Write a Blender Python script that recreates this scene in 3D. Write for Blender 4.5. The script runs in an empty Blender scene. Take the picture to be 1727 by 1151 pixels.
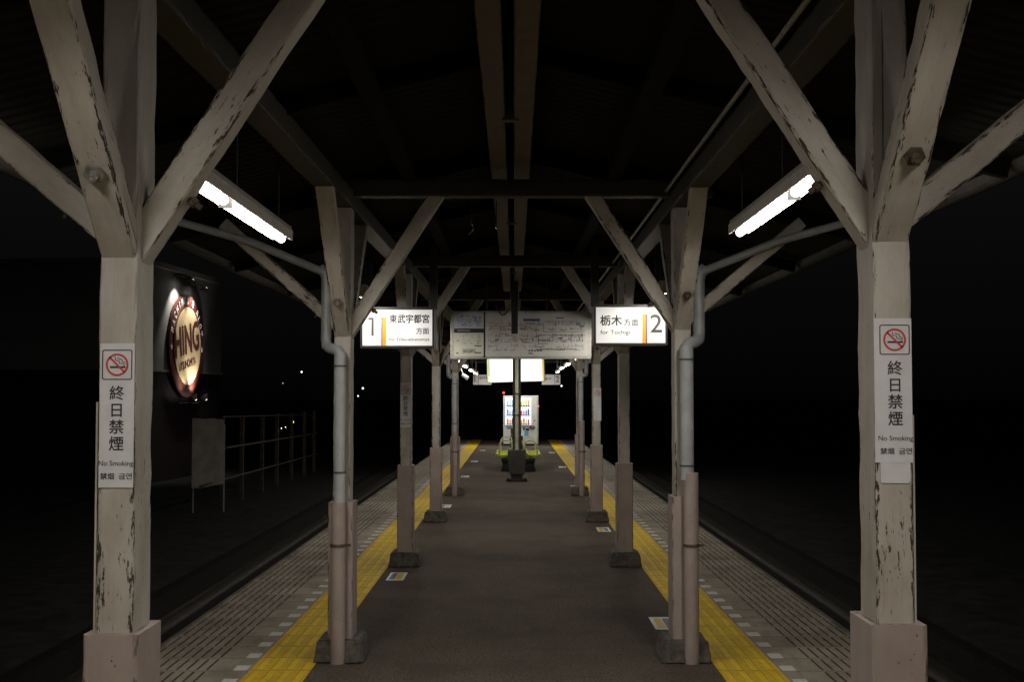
import bpy, bmesh, math, random
from mathutils import Vector, Matrix
R = math.radians
random.seed(7)
S = bpy.context.scene
COL = S.collection

# ------------------------------------------------------------------ camera, night sky, exposure
EYE = 1.8
cd = bpy.data.cameras.new('camera'); cam = bpy.data.objects.new('camera', cd); COL.objects.link(cam)
cd.sensor_width = 36.0; cd.lens = 44.8; cd.clip_start = 0.05; cd.clip_end = 1500
cam.location = (0, 0, EYE)
cam.rotation_euler = (R(90 + 2.46), 0, R(0.12))
S.camera = cam

w = bpy.data.worlds.new('World'); S.world = w; w.use_nodes = True
bg = w.node_tree.nodes['Background']
bg.inputs['Strength'].default_value = 0.0034          # faint glow of an overcast night sky
_nt = w.node_tree
_tc = _nt.nodes.new('ShaderNodeTexCoord'); _sp = _nt.nodes.new('ShaderNodeSeparateXYZ'); _rp = _nt.nodes.new('ShaderNodeValToRGB')
_nt.links.new(_tc.outputs['Generated'], _sp.inputs[0]); _nt.links.new(_sp.outputs[2], _rp.inputs[0]); _nt.links.new(_rp.outputs[0], bg.inputs['Color'])
_rp.color_ramp.elements[0].position = 0.0; _rp.color_ramp.elements[0].color = (.22, .215, .21, 1)
_rp.color_ramp.elements[1].position = 0.16; _rp.color_ramp.elements[1].color = (1.0, .98, .96, 1)

vs = S.view_settings
vs.view_transform = 'Standard'; vs.look = 'None'; vs.gamma = 1; vs.exposure = 0; vs.use_curve_mapping = False
S.cycles.max_bounces = 6; S.cycles.diffuse_bounces = 4; S.cycles.glossy_bounces = 3
S.cycles.sample_clamp_indirect = 1.5; S.cycles.sample_clamp_direct = 0
S.cycles.use_denoising = True
S.cycles.use_light_tree = True
S.cycles.caustics_reflective = False; S.cycles.caustics_refractive = False

TUBE = 88.0       # radiance of a lit fluorescent tube

# ------------------------------------------------------------------ node helpers
def new_mat(name):
    m = bpy.data.materials.new(name); m.use_nodes = True
    nt = m.node_tree
    return m, nt, nt.nodes['Principled BSDF']

class N:
    def __init__(s, nt): s.nt = nt
    def node(s, t, **kw):
        n = s.nt.nodes.new(t)
        for k, v in kw.items(): setattr(n, k, v)
        return n
    def put(s, sock, v):
        if isinstance(v, bpy.types.NodeSocket): s.nt.links.new(v, sock)
        else: sock.default_value = v
    def m(s, op, a, b=0.0, c=0.0):
        n = s.node('ShaderNodeMath', operation=op)
        s.put(n.inputs[0], a); s.put(n.inputs[1], b); s.put(n.inputs[2], c)
        return n.outputs[0]
    def noise(s, vec, scale, detail=4, rough=0.55, wv=None):
        n = s.node('ShaderNodeTexNoise')
        if wv is not None:
            n.noise_dimensions = '4D'; s.put(n.inputs['W'], wv)
        s.put(n.inputs['Vector'], vec); n.inputs['Scale'].default_value = scale
        n.inputs['Detail'].default_value = detail; n.inputs['Roughness'].default_value = rough
        return n.outputs['Fac']
    def ramp(s, fac, lo, hi):
        n = s.node('ShaderNodeMapRange'); n.interpolation_type = 'SMOOTHSTEP'
        s.put(n.inputs[0], fac); n.inputs[1].default_value = lo; n.inputs[2].default_value = hi
        return n.outputs[0]
    def mix(s, f, a, b):
        n = s.node('ShaderNodeMix', data_type='RGBA')
        s.put(n.inputs[0], f)
        for i, v in ((6, a), (7, b)):
            s.put(n.inputs[i], v if isinstance(v, bpy.types.NodeSocket) else (*v, 1))
        return n.outputs[2]
    def scale(s, vec, sc):
        n = s.node('ShaderNodeMapping'); s.put(n.inputs[0], vec); n.inputs['Scale'].default_value = sc
        return n.outputs[0]
    def obj(s): return s.node('ShaderNodeTexCoord').outputs['Object']
    def pos(s): return s.node('ShaderNodeNewGeometry').outputs['Position']
    def rnd(s): return s.m('MULTIPLY', s.node('ShaderNodeObjectInfo').outputs['Random'], 40.0)
    def bump(s, bs, h, strength=0.3, dist=0.01):
        n = s.node('ShaderNodeBump'); s.put(n.inputs['Height'], h)
        n.inputs['Strength'].default_value = strength; n.inputs['Distance'].default_value = dist
        s.nt.links.new(n.outputs[0], bs.inputs['Normal'])

def plain(name, col, rough=0.6, metal=0.0, var=0.25, scale=30, bump=0.15, spec=0.5):
    m, nt, bs = new_mat(name); n = N(nt); bs.inputs['Specular IOR Level'].default_value = spec
    f = n.noise(n.obj(), scale, 5, 0.6, n.rnd())
    d = tuple(c * (1 - var) for c in col); l = tuple(min(1, c * (1 + var)) for c in col)
    n.put(bs.inputs['Base Color'], n.mix(n.ramp(f, 0.3, 0.7), d, l))
    bs.inputs['Roughness'].default_value = rough; bs.inputs['Metallic'].default_value = metal
    if bump: n.bump(bs, f, bump, 0.004)
    return m

def glow(name, col, strength):
    m, nt, bs = new_mat(name)
    bs.inputs['Base Color'].default_value = (*[c * 0.8 for c in col], 1)
    bs.inputs['Emission Color'].default_value = (*col, 1)
    bs.inputs['Emission Strength'].default_value = strength
    m.cycles.emission_sampling = 'FRONT' if strength > 1 else 'AUTO'
    return m

def painted_wood(name, paint, chip=0.0, dark=(0.045, 0.032, 0.024)):
    m, nt, bs = new_mat(name); n = N(nt)
    o = n.obj(); rv = n.rnd()
    edge = n.node('ShaderNodeAttribute', attribute_name='edge').outputs['Fac']
    z = n.node('ShaderNodeSeparateXYZ'); n.put(z.inputs[0], o)
    grain = n.noise(n.scale(o, (1, 1, 0.06)), 110, 4, 0.6, rv)
    flake = n.noise(n.scale(o, (1, 1, 0.17)), 120, 6, 0.68, rv)
    zone = n.noise(n.scale(o, (1, 1, 0.6)), 3.2, 2, 0.5, rv)
    low = n.ramp(z.outputs[2], 1.35, 0.6)                     # more wear near the foot of a post
    t = n.m('ADD', n.m('MULTIPLY', flake, 1.0), n.m('MULTIPLY', grain, 0.22))
    t = n.m('ADD', t, n.m('MULTIPLY', edge, 0.13))
    t = n.m('ADD', t, n.m('MULTIPLY', n.m('SUBTRACT', zone, 0.5), 0.42))
    if chip: t = n.m('ADD', t, n.m('MULTIPLY', low, chip))
    chipped = n.ramp(t, 0.83, 0.862)
    crack = n.ramp(n.noise(n.scale(o, (1, 1, 0.02)), 38, 2, 0.5, n.m('ADD', rv, 9.0)), 0.735, 0.75)
    soil = n.noise(n.scale(o, (1, 1, 0.4)), 9, 5, 0.65, n.m('ADD', rv, 3.0))
    c = n.mix(n.ramp(soil, 0.35, 0.75), paint, tuple(p * q for p, q in zip(paint, (0.72, 0.69, 0.62))))
    c = n.mix(n.m('MULTIPLY', n.ramp(grain, 0.5, 0.8), 0.22), c, tuple(p * 0.45 for p in paint))
    c = n.mix(n.m('MAXIMUM', chipped, n.m('MULTIPLY', crack, 0.8)), c, dark)
    n.put(bs.inputs['Base Color'], c)
    n.put(bs.inputs['Roughness'], n.m('ADD', 0.55, n.m('MULTIPLY', chipped, 0.35)))
    n.bump(bs, n.m('SUBTRACT', n.m('MULTIPLY', grain, 0.4), n.m('MAXIMUM', chipped, crack)), 0.5, 0.003)
    return m

M = {}
M['cream'] = painted_wood('cream_painted_wood', (0.485, 0.443, 0.395), 0.08)
M['roofwood'] = painted_wood('old_roof_timber', (0.11, 0.085, 0.052))
M['beamwood'] = painted_wood('dark_beam_timber', (0.036, 0.030, 0.021))
M['gutter'] = plain('dark_gutter', (0.04, 0.036, 0.032), 0.7, 0, 0.3, 12, spec=0.1)
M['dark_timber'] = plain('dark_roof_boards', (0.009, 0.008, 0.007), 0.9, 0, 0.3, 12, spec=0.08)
M['footing'] = plain('rough_concrete', (0.085, 0.075, 0.062), 0.95, 0, 0.45, 22, 0.5)
M['pvc'] = plain('grey_pvc', (0.36, 0.37, 0.38), 0.38, 0, 0.14, 9, 0.02)
M['steel'] = plain('galvanised_steel', (0.30, 0.29, 0.27), 0.45, 0.5, 0.3, 40)
M['rust'] = plain('rusty_iron', (0.085, 0.06, 0.042), 0.8, 0.1, 0.5, 60, 0.4)
M['black'] = plain('black_frame', (0.018, 0.018, 0.02), 0.45, 0, 0.2, 20, 0.02)
M['dkmetal'] = plain('dark_metal', (0.035, 0.033, 0.03), 0.55, 0.2, 0.4, 30)
M['white'] = plain('white_sign_face', (0.80, 0.80, 0.79), 0.35, 0, 0.03, 6, 0.0)
M['glow_face'] = glow('glowing_white_face', (1, 1, .99), .22)  # slight glow added to brighten the platform sign faces
M['sticker'] = plain('white_sticker', (0.66, 0.65, 0.66), 0.5, 0, 0.06, 14, 0.05)
M['ink'] = plain('black_ink', (0.02, 0.02, 0.022), 0.5, 0, 0.05, 6, 0)
M['greyink'] = plain('grey_ink', (0.075, 0.07, 0.075), 0.5, 0, 0.05, 6, 0)
M['red'] = plain('red_ink', (0.55, 0.035, 0.035), 0.5, 0, 0.08, 9, 0)
M['orange'] = plain('orange_stripe', (0.85, 0.40, 0.03), 0.45, 0, 0.04, 9, 0)
M['purple'] = plain('purple_stripe', (0.30, 0.08, 0.22), 0.45, 0, 0.04, 9, 0)
M['blueink'] = plain('blue_ink', (0.05, 0.06, 0.16), 0.5, 0, 0.1, 9, 0)
M['orangeink'] = plain('orange_ink', (0.42, 0.19, 0.09), 0.5, 0, 0.1, 9, 0)
M['greenink'] = plain('green_ink', (0.14, 0.24, 0.10), 0.5, 0, 0.1, 9, 0)
M['yellowink'] = plain('yellow_ink', (0.6, 0.42, 0.04), 0.5, 0, 0.1, 9, 0)
M['map'] = plain('map_sheet', (0.50, 0.485, 0.46), 0.4, 0, 0.06, 3, 0)
M['map_blue'] = plain('pale_blue_sheet', (0.46, 0.475, 0.51), 0.4, 0, 0.06, 3, 0)
M['map_cream'] = plain('pale_cream_sheet', (0.52, 0.515, 0.44), 0.4, 0, 0.06, 3, 0)
M['alu'] = plain('aluminium_trim', (0.42, 0.41, 0.36), 0.4, 0.4, 0.15, 20, 0.05)
M['enamel'] = plain('lamp_enamel', (0.45, 0.42, 0.38), 0.45, 0, 0.15, 20, 0.05)
M['plastic'] = plain('yellow_green_plastic', (0.72, 0.78, 0.10), 0.4, 0, 0.1, 12, 0.03)
M['plastic_back'] = plain('pale_green_plastic', (0.70, 0.74, 0.42), 0.4, 0, 0.1, 12, 0.03)
M['vend'] = plain('white_enamel', (0.72, 0.72, 0.71), 0.35, 0, 0.05, 6, 0.02)
M['ground'] = plain('dark_earth', (0.022, 0.021, 0.020), 0.95, 0, 0.5, 3, 0.4, spec=0.1)
M['ballast'] = plain('track_ballast', (0.013, 0.0115, 0.010), 0.95, 0, 0.6, 14, 0.8, spec=0.1)
M['railtop'] = plain('polished_rail', (0.045, 0.038, 0.032), 0.42, 0.35, 0.1, 5, 0.02)
M['bwall'] = plain('grey_cladding', (0.20, 0.20, 0.205), 0.7, 0, 0.12, 1.5, 0.05)
M['bbase'] = plain('dark_red_base', (0.022, 0.010, 0.012), 0.7, 0, 0.2, 1.5, 0.05)
M['hing_face'] = plain('tan_sign_face', (0.52, 0.41, 0.25), 0.5, 0, 0.12, 1.2, 0.02)
M['hing_ring'] = plain('dark_red_ring', (0.06, 0.014, 0.011), 0.5, 0, 0.2, 3, 0.02)
M['hing_text'] = plain('dark_brown_letters', (0.07, 0.02, 0.015), 0.5, 0, 0.1, 3, 0)
M['fpanel'] = plain('grey_fence_panel', (0.34, 0.31, 0.27), 0.8, 0, 0.2, 4, 0.1)
M['frail'] = plain('weathered_fence_rail', (0.045, 0.042, 0.04), 0.7, 0, 0.4, 8, 0.1)
M['fence'] = plain('rusty_fence_post', (0.062, 0.046, 0.033), 0.8, 0, 0.4, 8, 0.2)
M['cable'] = plain('black_cable', (0.015, 0.015, 0.015), 0.5, 0, 0.1, 5, 0)
M['clip'] = plain('dark_clip', (0.06, 0.06, 0.06), 0.6, 0, 0.1, 5, 0)
M['chrome'] = plain('shiny_chrome', (0.8, 0.8, 0.8), 0.12, 1.0, 0.02, 5, 0)
M['round_lamp'] = glow('lit_round_lamp', (1.0, 0.96, 0.88), 90)
M['tube'] = glow('lit_tube', (1.0, 0.95, 0.86), 8.0); M['tube'].cycles.emission_sampling = 'NONE'

# pink post covers
m, nt, bs = new_mat('pink_painted_cover'); n = N(nt); o = n.obj(); rv = n.rnd()
f1 = n.noise(n.scale(o, (1, 1, 0.5)), 10, 6, 0.65, rv); f2 = n.noise(o, 75, 3, 0.6, rv)
f3 = n.noise(n.scale(o, (1, 1, 0.3)), 34, 4, 0.6, n.m('ADD', rv, 5.0))
edge = n.node('ShaderNodeAttribute', attribute_name='edge').outputs['Fac']
c = n.mix(n.ramp(f1, 0.3, 0.72), (0.375, 0.302, 0.272), (0.30, 0.24, 0.215))
c = n.mix(n.ramp(n.m('ADD', f2, n.m('MULTIPLY', f3, 0.5)), 0.965, 0.99), c, (0.06, 0.04, 0.035))
c = n.mix(n.m('MULTIPLY', edge, n.ramp(f3, 0.5, 0.62)), c, (0.11, 0.075, 0.065))
n.put(bs.inputs['Base Color'], c); bs.inputs['Roughness'].default_value = 0.7
n.bump(bs, n.m('ADD', f2, f1), 0.25, 0.003); M['pink'] = m

# asphalt
m, nt, bs = new_mat('asphalt'); n = N(nt); p = n.pos()
a = n.noise(p, 160, 3, 0.7); b = n.noise(p, 1.1, 6, 0.62); c2 = n.noise(n.scale(p, (1, 0.35, 1)), 4.5, 5, 0.6)
v = n.node('ShaderNodeTexVoronoi'); n.put(v.inputs['Vector'], p); v.inputs['Scale'].default_value = 120
c = n.mix(n.ramp(a, 0.38, 0.64), (0.027, 0.0212, 0.016), (0.175, 0.144, 0.112))
mo = n.noise(p, 42, 3, 0.6)
c = n.mix(n.m('MULTIPLY', n.ramp(mo, 0.46, 0.66), 0.8), c, (0.029, 0.0232, 0.018))
mo2 = n.noise(p, 70, 2, 0.5)
c = n.mix(n.m('MULTIPLY', n.ramp(mo2, 0.56, 0.70), 0.7), c, (0.21, 0.175, 0.138))
c = n.mix(n.m('MULTIPLY', n.ramp(b, 0.42, 0.66), 0.6), c, (0.049, 0.041, 0.033))
c = n.mix(n.m('MULTIPLY', n.ramp(c2, 0.55, 0.75), 0.35), c, (0.130, 0.108, 0.086))
spot = n.ramp(n.noise(p, 26, 2, 0.5), 0.735, 0.76)
c = n.mix(n.m('MULTIPLY', spot, 0.5), c, (0.02, 0.018, 0.016))
n.put(bs.inputs['Base Color'], c); bs.inputs['Roughness'].default_value = 0.9; bs.inputs['Specular IOR Level'].default_value = 0.12
n.bump(bs, n.m('ADD', v.outputs['Distance'], a), 0.55, 0.006); M['asphalt'] = m

TILE = 0.4
# tactile paving: yellow tiles with raised bars along the platform
m, nt, bs = new_mat('yellow_tactile_tile'); n = N(nt); p = n.pos()
s = n.node('ShaderNodeSeparateXYZ'); n.put(s.inputs[0], p)
ax = n.m('ABSOLUTE', s.outputs[0])
u = n.m('FRACT', n.m('DIVIDE', n.m('SUBTRACT', ax, 1.330), 0.1))
vv = n.m('FRACT', n.m('DIVIDE', s.outputs[1], TILE))
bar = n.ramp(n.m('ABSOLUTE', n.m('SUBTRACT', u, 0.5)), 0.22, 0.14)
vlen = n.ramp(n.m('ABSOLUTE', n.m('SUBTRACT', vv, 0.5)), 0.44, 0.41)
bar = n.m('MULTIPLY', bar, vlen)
joint = n.ramp(n.m('ABSOLUTE', n.m('SUBTRACT', vv, 0.5)), 0.487, 0.494)
cell = n.node('ShaderNodeTexWhiteNoise', noise_dimensions='1D'); n.put(cell.inputs['W'], n.m('FLOOR', n.m('DIVIDE', s.outputs[1], TILE)))
d1 = n.noise(p, 3.0, 6, 0.65); d2 = n.noise(p, 60, 4, 0.7)
c = n.mix(cell.outputs['Value'], (0.66, 0.43, 0.007), (0.74, 0.50, 0.009))
c = n.mix(n.m('MULTIPLY', n.ramp(d1, 0.42, 0.75), 0.42), c, (0.27, 0.19, 0.03))
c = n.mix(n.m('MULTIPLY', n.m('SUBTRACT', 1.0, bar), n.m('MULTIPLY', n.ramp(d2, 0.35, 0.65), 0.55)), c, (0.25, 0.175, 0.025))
c = n.mix(n.m('MULTIPLY', n.ramp(d2, 0.66, 0.72), 0.5), c, (0.2, 0.15, 0.04))
c = n.mix(n.m('MULTIPLY', joint, 0.8), c, (0.09, 0.07, 0.025))
n.put(bs.inputs['Base Color'], c); bs.inputs['Roughness'].default_value = 0.6; bs.inputs['Specular IOR Level'].default_value = 0.2
n.bump(bs, n.m('SUBTRACT', bar, joint), 0.7, 0.005); M['tactile'] = m

# grooved concrete edge slabs
m, nt, bs = new_mat('grooved_edge_concrete'); n = N(nt); p = n.pos()
s = n.node('ShaderNodeSeparateXYZ'); n.put(s.inputs[0], p)
ax = n.m('ABSOLUTE', s.outputs[0])
GP = 0.0665
g = n.m('ABSOLUTE', n.m('SUBTRACT', n.m('FRACT', n.m('DIVIDE', n.m('SUBTRACT', ax, 1.985), GP)), 0.5))
wob = n.m('MULTIPLY', n.m('SUBTRACT', n.noise(p, 7, 2), 0.5), 0.10)
vv = n.m('FRACT', n.m('DIVIDE', s.outputs[1], TILE))
vc = n.m('ABSOLUTE', n.m('SUBTRACT', vv, 0.5))
slot = n.m('MULTIPLY', n.ramp(n.m('ADD', g, wob), 0.13, 0.09), n.ramp(vc, 0.43, 0.41))
slot = n.m('MULTIPLY', slot, n.m('MULTIPLY', n.m('GREATER_THAN', ax, 1.985), n.m('LESS_THAN', ax, 2.517)))
joint = n.ramp(vc, 0.484, 0.493)
cell = n.node('ShaderNodeTexWhiteNoise', noise_dimensions='1D')
n.put(cell.inputs['W'], n.m('ADD', n.m('FLOOR', n.m('DIVIDE', s.outputs[1], TILE)), n.m('MULTIPLY', n.m('SIGN', s.outputs[0]), 77.3)))
d1 = n.noise(n.scale(p, (1.4, 0.8, 1)), 2.6, 6, 0.68); d2 = n.noise(p, 80, 4, 0.7); d3 = n.noise(n.scale(p, (3, 0.6, 1)), 5, 4, 0.6)
c = n.mix(cell.outputs['Value'], (0.235, 0.205, 0.16), (0.31, 0.272, 0.215))
c = n.mix(n.m('MULTIPLY', n.ramp(d1, 0.4, 0.7), 0.6), c, (0.11, 0.092, 0.066))
c = n.mix(n.m('MULTIPLY', n.ramp(d3, 0.52, 0.72), 0.4), c, (0.085, 0.07, 0.05))
c = n.mix(n.m('MULTIPLY', n.ramp(d2, 0.5, 0.75), 0.35), c, (0.27, 0.245, 0.2))
rim = n.m('MULTIPLY', n.ramp(n.m('ADD', ax, n.m('MULTIPLY', d1, 0.10)), 2.54, 2.60), 0.75)
c = n.mix(rim, c, (0.035, 0.03, 0.022))
c = n.mix(n.m('MULTIPLY', slot, 0.93), c, (0.018, 0.015, 0.012))
c = n.mix(n.m('MULTIPLY', joint, 0.85), c, (0.03, 0.025, 0.02))
n.put(bs.inputs['Base Color'], c); bs.inputs['Roughness'].default_value = 0.85; bs.inputs['Specular IOR Level'].default_value = 0.2
n.bump(bs, n.m('SUBTRACT', n.m('MULTIPLY', d2, 0.15), n.m('MAXIMUM', slot, joint)), 0.8, 0.008); M['slab'] = m

# worn white paint
m, nt, bs = new_mat('worn_white_paint'); n = N(nt); p = n.pos()
f = n.noise(p, 45, 5, 0.7)
n.put(bs.inputs['Base Color'], n.mix(n.ramp(f, 0.55, 0.72), (0.50, 0.48, 0.44), (0.2, 0.18, 0.14)))
bs.inputs['Roughness'].default_value = 0.7; M['wpaint'] = m

# corrugated roof sheet (underside seen)
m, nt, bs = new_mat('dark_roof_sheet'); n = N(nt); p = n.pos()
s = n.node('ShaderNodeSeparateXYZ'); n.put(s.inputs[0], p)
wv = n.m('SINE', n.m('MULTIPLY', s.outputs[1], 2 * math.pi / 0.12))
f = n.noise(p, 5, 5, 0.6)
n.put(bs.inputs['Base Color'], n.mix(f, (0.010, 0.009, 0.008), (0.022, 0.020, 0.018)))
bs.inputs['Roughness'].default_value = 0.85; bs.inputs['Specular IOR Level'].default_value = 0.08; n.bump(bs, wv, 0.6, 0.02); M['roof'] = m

# ------------------------------------------------------------------ object helpers
def link_mesh(name, bm, mat, parent=None, smooth=False):
    bmesh.ops.recalc_face_normals(bm, faces=bm.faces)
    me = bpy.data.meshes.new(name); bm.to_mesh(me); bm.free()
    if mat is not None: me.materials.append(mat)
    if smooth:
        for f in me.polygons: f.use_smooth = True
    ob = bpy.data.objects.new(name, me); COL.objects.link(ob)
    if parent is not None: ob.parent = parent
    return ob

def tag(o, label=None, cat=None, group=None, kind=None):
    if label: o['label'] = label
    if cat: o['category'] = cat
    if group: o['group'] = group
    if kind: o['kind'] = kind
    return o

def thing(name, label, cat, loc=(0, 0, 0), rz=0.0, group=None):
    o = bpy.data.objects.new(name, None); COL.objects.link(o)
    o.location = loc; o.rotation_euler = (0, 0, rz); o.empty_display_size = 0.1
    return tag(o, label, cat, group)

def copy_tree(o, parent=None):
    c = o.copy(); COL.objects.link(c)
    if parent is not None: c.parent = parent
    for ch in list(o.children): copy_tree(ch, c)
    return c

def bm_box(bm, x0, x1, y0, y1, z0, z1, bev=0.0):
    r = bmesh.ops.create_cube(bm, size=1.0)
    for v in r['verts']:
        v.co = Vector((x0 + (v.co.x + .5) * (x1 - x0), y0 + (v.co.y + .5) * (y1 - y0), z0 + (v.co.z + .5) * (z1 - z0)))
    if bev:
        es = set()
        for v in r['verts']:
            for e in v.link_edges: es.add(e)
        bmesh.ops.bevel(bm, geom=list(es), offset=bev, segments=2, affect='EDGES', profile=0.6)
    return bm

def box(name, x0, x1, y0, y1, z0, z1, mat, parent=None, bev=0.0):
    return link_mesh(name, bm_box(bmesh.new(), min(x0, x1), max(x0, x1), y0, y1, z0, z1, bev), mat, parent)

def bm_cyl(bm, a, b, r0, r1=None, seg=14, caps=True):
    a = Vector(a); b = Vector(b); r1 = r0 if r1 is None else r1
    d = (b - a); q = d.to_track_quat('Z', 'Y')
    rings = []
    for c, r in ((a, r0), (b, r1)):
        rings.append([bm.verts.new(c + q @ Vector((r * math.cos(2 * math.pi * k / seg), r * math.sin(2 * math.pi * k / seg), 0))) for k in range(seg)])
    for k in range(seg):
        f = bm.faces.new((rings[0][k], rings[0][(k + 1) % seg], rings[1][(k + 1) % seg], rings[1][k])); f.smooth = True
    if caps:
        for rg in (list(reversed(rings[0])), rings[1]): bm.faces.new([bm.verts.new(v.co) for v in rg])
    return bm

def bm_tube(bm, pts, r, seg=12):
    pts = [Vector(p) for p in pts]; rings = []
    for i, p in enumerate(pts):
        t = (pts[min(i + 1, len(pts) - 1)] - pts[max(i - 1, 0)]).normalized()
        up = Vector((0, 1, 0)) if abs(t.y) < 0.9 else Vector((1, 0, 0))
        sx = t.cross(up).normalized(); sy = t.cross(sx)
        rings.append([bm.verts.new(p + sx * r * math.cos(2 * math.pi * k / seg) + sy * r * math.sin(2 * math.pi * k / seg)) for k in range(seg)])
    for i in range(len(rings) - 1):
        for k in range(seg):
            f = bm.faces.new((rings[i][k], rings[i][(k + 1) % seg], rings[i + 1][(k + 1) % seg], rings[i + 1][k])); f.smooth = True
    for rg in (rings[0], rings[-1]): bm.faces.new([bm.verts.new(v.co) for v in rg])
    return bm

def bm_prism(bm, poly, axis, a, b):
    """extrude a 2-D polygon along an axis: 'x' (poly=(y,z)), 'y' (poly=(x,z)) or 'z' (poly=(x,y))"""
    def P(p, t):
        return {'x': (t, p[0], p[1]), 'y': (p[0], t, p[1]), 'z': (p[0], p[1], t)}[axis]
    A = [bm.verts.new(P(p, a)) for p in poly]; B = [bm.verts.new(P(p, b)) for p in poly]
    bm.faces.new(A); bm.faces.new(B)
    for i in range(len(poly)):
        j = (i + 1) % len(poly); bm.faces.new((A[i], A[j], B[j], B[i]))
    return bm

def bm_disc(bm, r, y, seg=48, cx=0.0, cz=0.0, r_in=0.0, thick=0.002):
    """disc or ring in the XZ plane, facing -Y"""
    def ring(rad, yy): return [bm.verts.new((cx + rad * math.cos(2 * math.pi * k / seg), yy, cz + rad * math.sin(2 * math.pi * k / seg))) for k in range(seg)]
    o0 = ring(r, y); o1 = ring(r, y + thick)
    for k in range(seg): bm.faces.new((o0[k], o0[(k + 1) % seg], o1[(k + 1) % seg], o1[k]))
    if r_in > 0:
        i0 = ring(r_in, y); i1 = ring(r_in, y + thick)
        for k in range(seg):
            j = (k + 1) % seg
            bm.faces.new((o0[k], o0[j], i0[j], i0[k])); bm.faces.new((i0[k], i0[j], i1[j], i1[k])); bm.faces.new((o1[k], o1[j], i1[j], i1[k]))
    else:
        bm.faces.new(o0); bm.faces.new(o1)
    return bm

def bm_strip(bm, pts, wd, y, thick=0.002):
    """a flat drawn line in the XZ plane"""
    for (x0, z0), (x1, z1) in zip(pts[:-1], pts[1:]):
        d = Vector((x1 - x0, z1 - z0)); L = d.length
        if L < 1e-6: continue
        d /= L; nn = Vector((-d.y, d.x)) * wd / 2; e = d * wd * 0.3
        q = [(x0 - e.x + nn.x, z0 - e.y + nn.y), (x0 - e.x - nn.x, z0 - e.y - nn.y), (x1 + e.x - nn.x, z1 + e.y - nn.y), (x1 + e.x + nn.x, z1 + e.y + nn.y)]
        bm_prism(bm, q, 'y', y, y + thick)
    return bm

def timber(name, a, b, wx, wy, mat, parent=None, face=None, seed=0, rough=0.0022, bev=0.005):
    """a sawn beam from a to b (parent space); own local Z runs along the grain"""
    rnd = random.Random(seed * 31 + 5)
    a = Vector(a); b = Vector(b); L = (b - a).length
    zax = (b - a).normalized()
    ref = Vector(face) if face else Vector((0, 1, 0))
    xax = ref.cross(zax)
    xax = xax.normalized() if xax.length > 1e-5 else Vector((1, 0, 0))
    yax = zax.cross(xax)
    nseg = max(3, int(L / 0.07))
    prof = []
    hx, hy, m = wx / 2, wy / 2, min(0.017, wx * 0.22)
    for sx, sy in ((1, 1), (-1, 1), (-1, -1), (1, -1)):
        if sx * sy > 0: order = [((hx, hy - m), 0), ((hx, hy - bev), 1), ((hx - bev, hy), 1), ((hx - m, hy), 0)]
        else: order = [((hx - m, hy), 0), ((hx - bev, hy), 1), ((hx, hy - bev), 1), ((hx, hy - m), 0)]
        for (px, py), e in order: prof.append((sx * px, sy * py, e))
    bm = bmesh.new(); lay = bm.verts.layers.float.new('edge'); rings = []
    for i in range(nseg + 1):
        z = L * i / nseg; ring = []
        jx = rnd.uniform(-1, 1) * rough * .5; jy = rnd.uniform(-1, 1) * rough * .5
        for (px, py, e) in prof:
            k = rnd.uniform(0, 1) ** 3 * rough * (1.8 if e else 0.25)
            v = bm.verts.new((px * (1 - k / hx) + jx, py * (1 - k / hy) + jy, z)); v[lay] = float(e); ring.append(v)
        rings.append(ring)
    nn = len(prof)
    for i in range(nseg):
        for k in range(nn): bm.faces.new((rings[i][k], rings[i][(k + 1) % nn], rings[i + 1][(k + 1) % nn], rings[i + 1][k]))
    bm.faces.new(rings[0]); bm.faces.new(rings[-1])
    ob = link_mesh(name, bm, mat, parent)
    mt = Matrix((xax, yax, zax)).transposed().to_4x4(); mt.translation = a
    ob.matrix_local = mt
    return ob

def text(name, body, x, z, width, height, y, mat, parent, bold=0.0, rot=0.0, thick=0.0012, align='L'):
    """lettering facing -Y, fitted to width x height, lower left corner at (x, z)"""
    cu = bpy.data.curves.new('lettering', 'FONT'); cu.body = body; cu.size = 1.0; cu.resolution_u = 4
    t = bpy.data.objects.new('lettering', cu); COL.objects.link(t)
    dg = bpy.context.evaluated_depsgraph_get(); me = bpy.data.meshes.new_from_object(t.evaluated_get(dg))
    bpy.data.objects.remove(t)
    xs = [v.co.x for v in me.vertices]; ys = [v.co.y for v in me.vertices]
    x0, x1, y0, y1 = min(xs), max(xs), min(ys), max(ys)
    kz = height / (y1 - y0); kx = width / (x1 - x0) if width else kz
    c, s_ = math.cos(rot), math.sin(rot)
    bm = bmesh.new()
    q = abs(bold) * height
    shifts = [(0, 0)] if bold <= 0 else [(-q, 0), (q, 0), (0, q), (0, -q)]
    for n_, (dx, dz) in enumerate(shifts):
        old = set(bm.verts)
        bm.from_mesh(me)
        for v in bm.verts:
            if v in old: continue
            px = (v.co.x - x0) * kx + dx; pz = (v.co.y - y0) * kz + dz
            v.co = Vector((x + px * c - pz * s_, y - n_ * .00012, z + px * s_ + pz * c))
    bpy.data.meshes.remove(me)
    geo = bmesh.ops.extrude_face_region(bm, geom=bm.faces[:])
    for v in geo['geom']:
        if isinstance(v, bmesh.types.BMVert): v.co.y += thick
    return link_mesh(name, bm, mat, parent)

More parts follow.
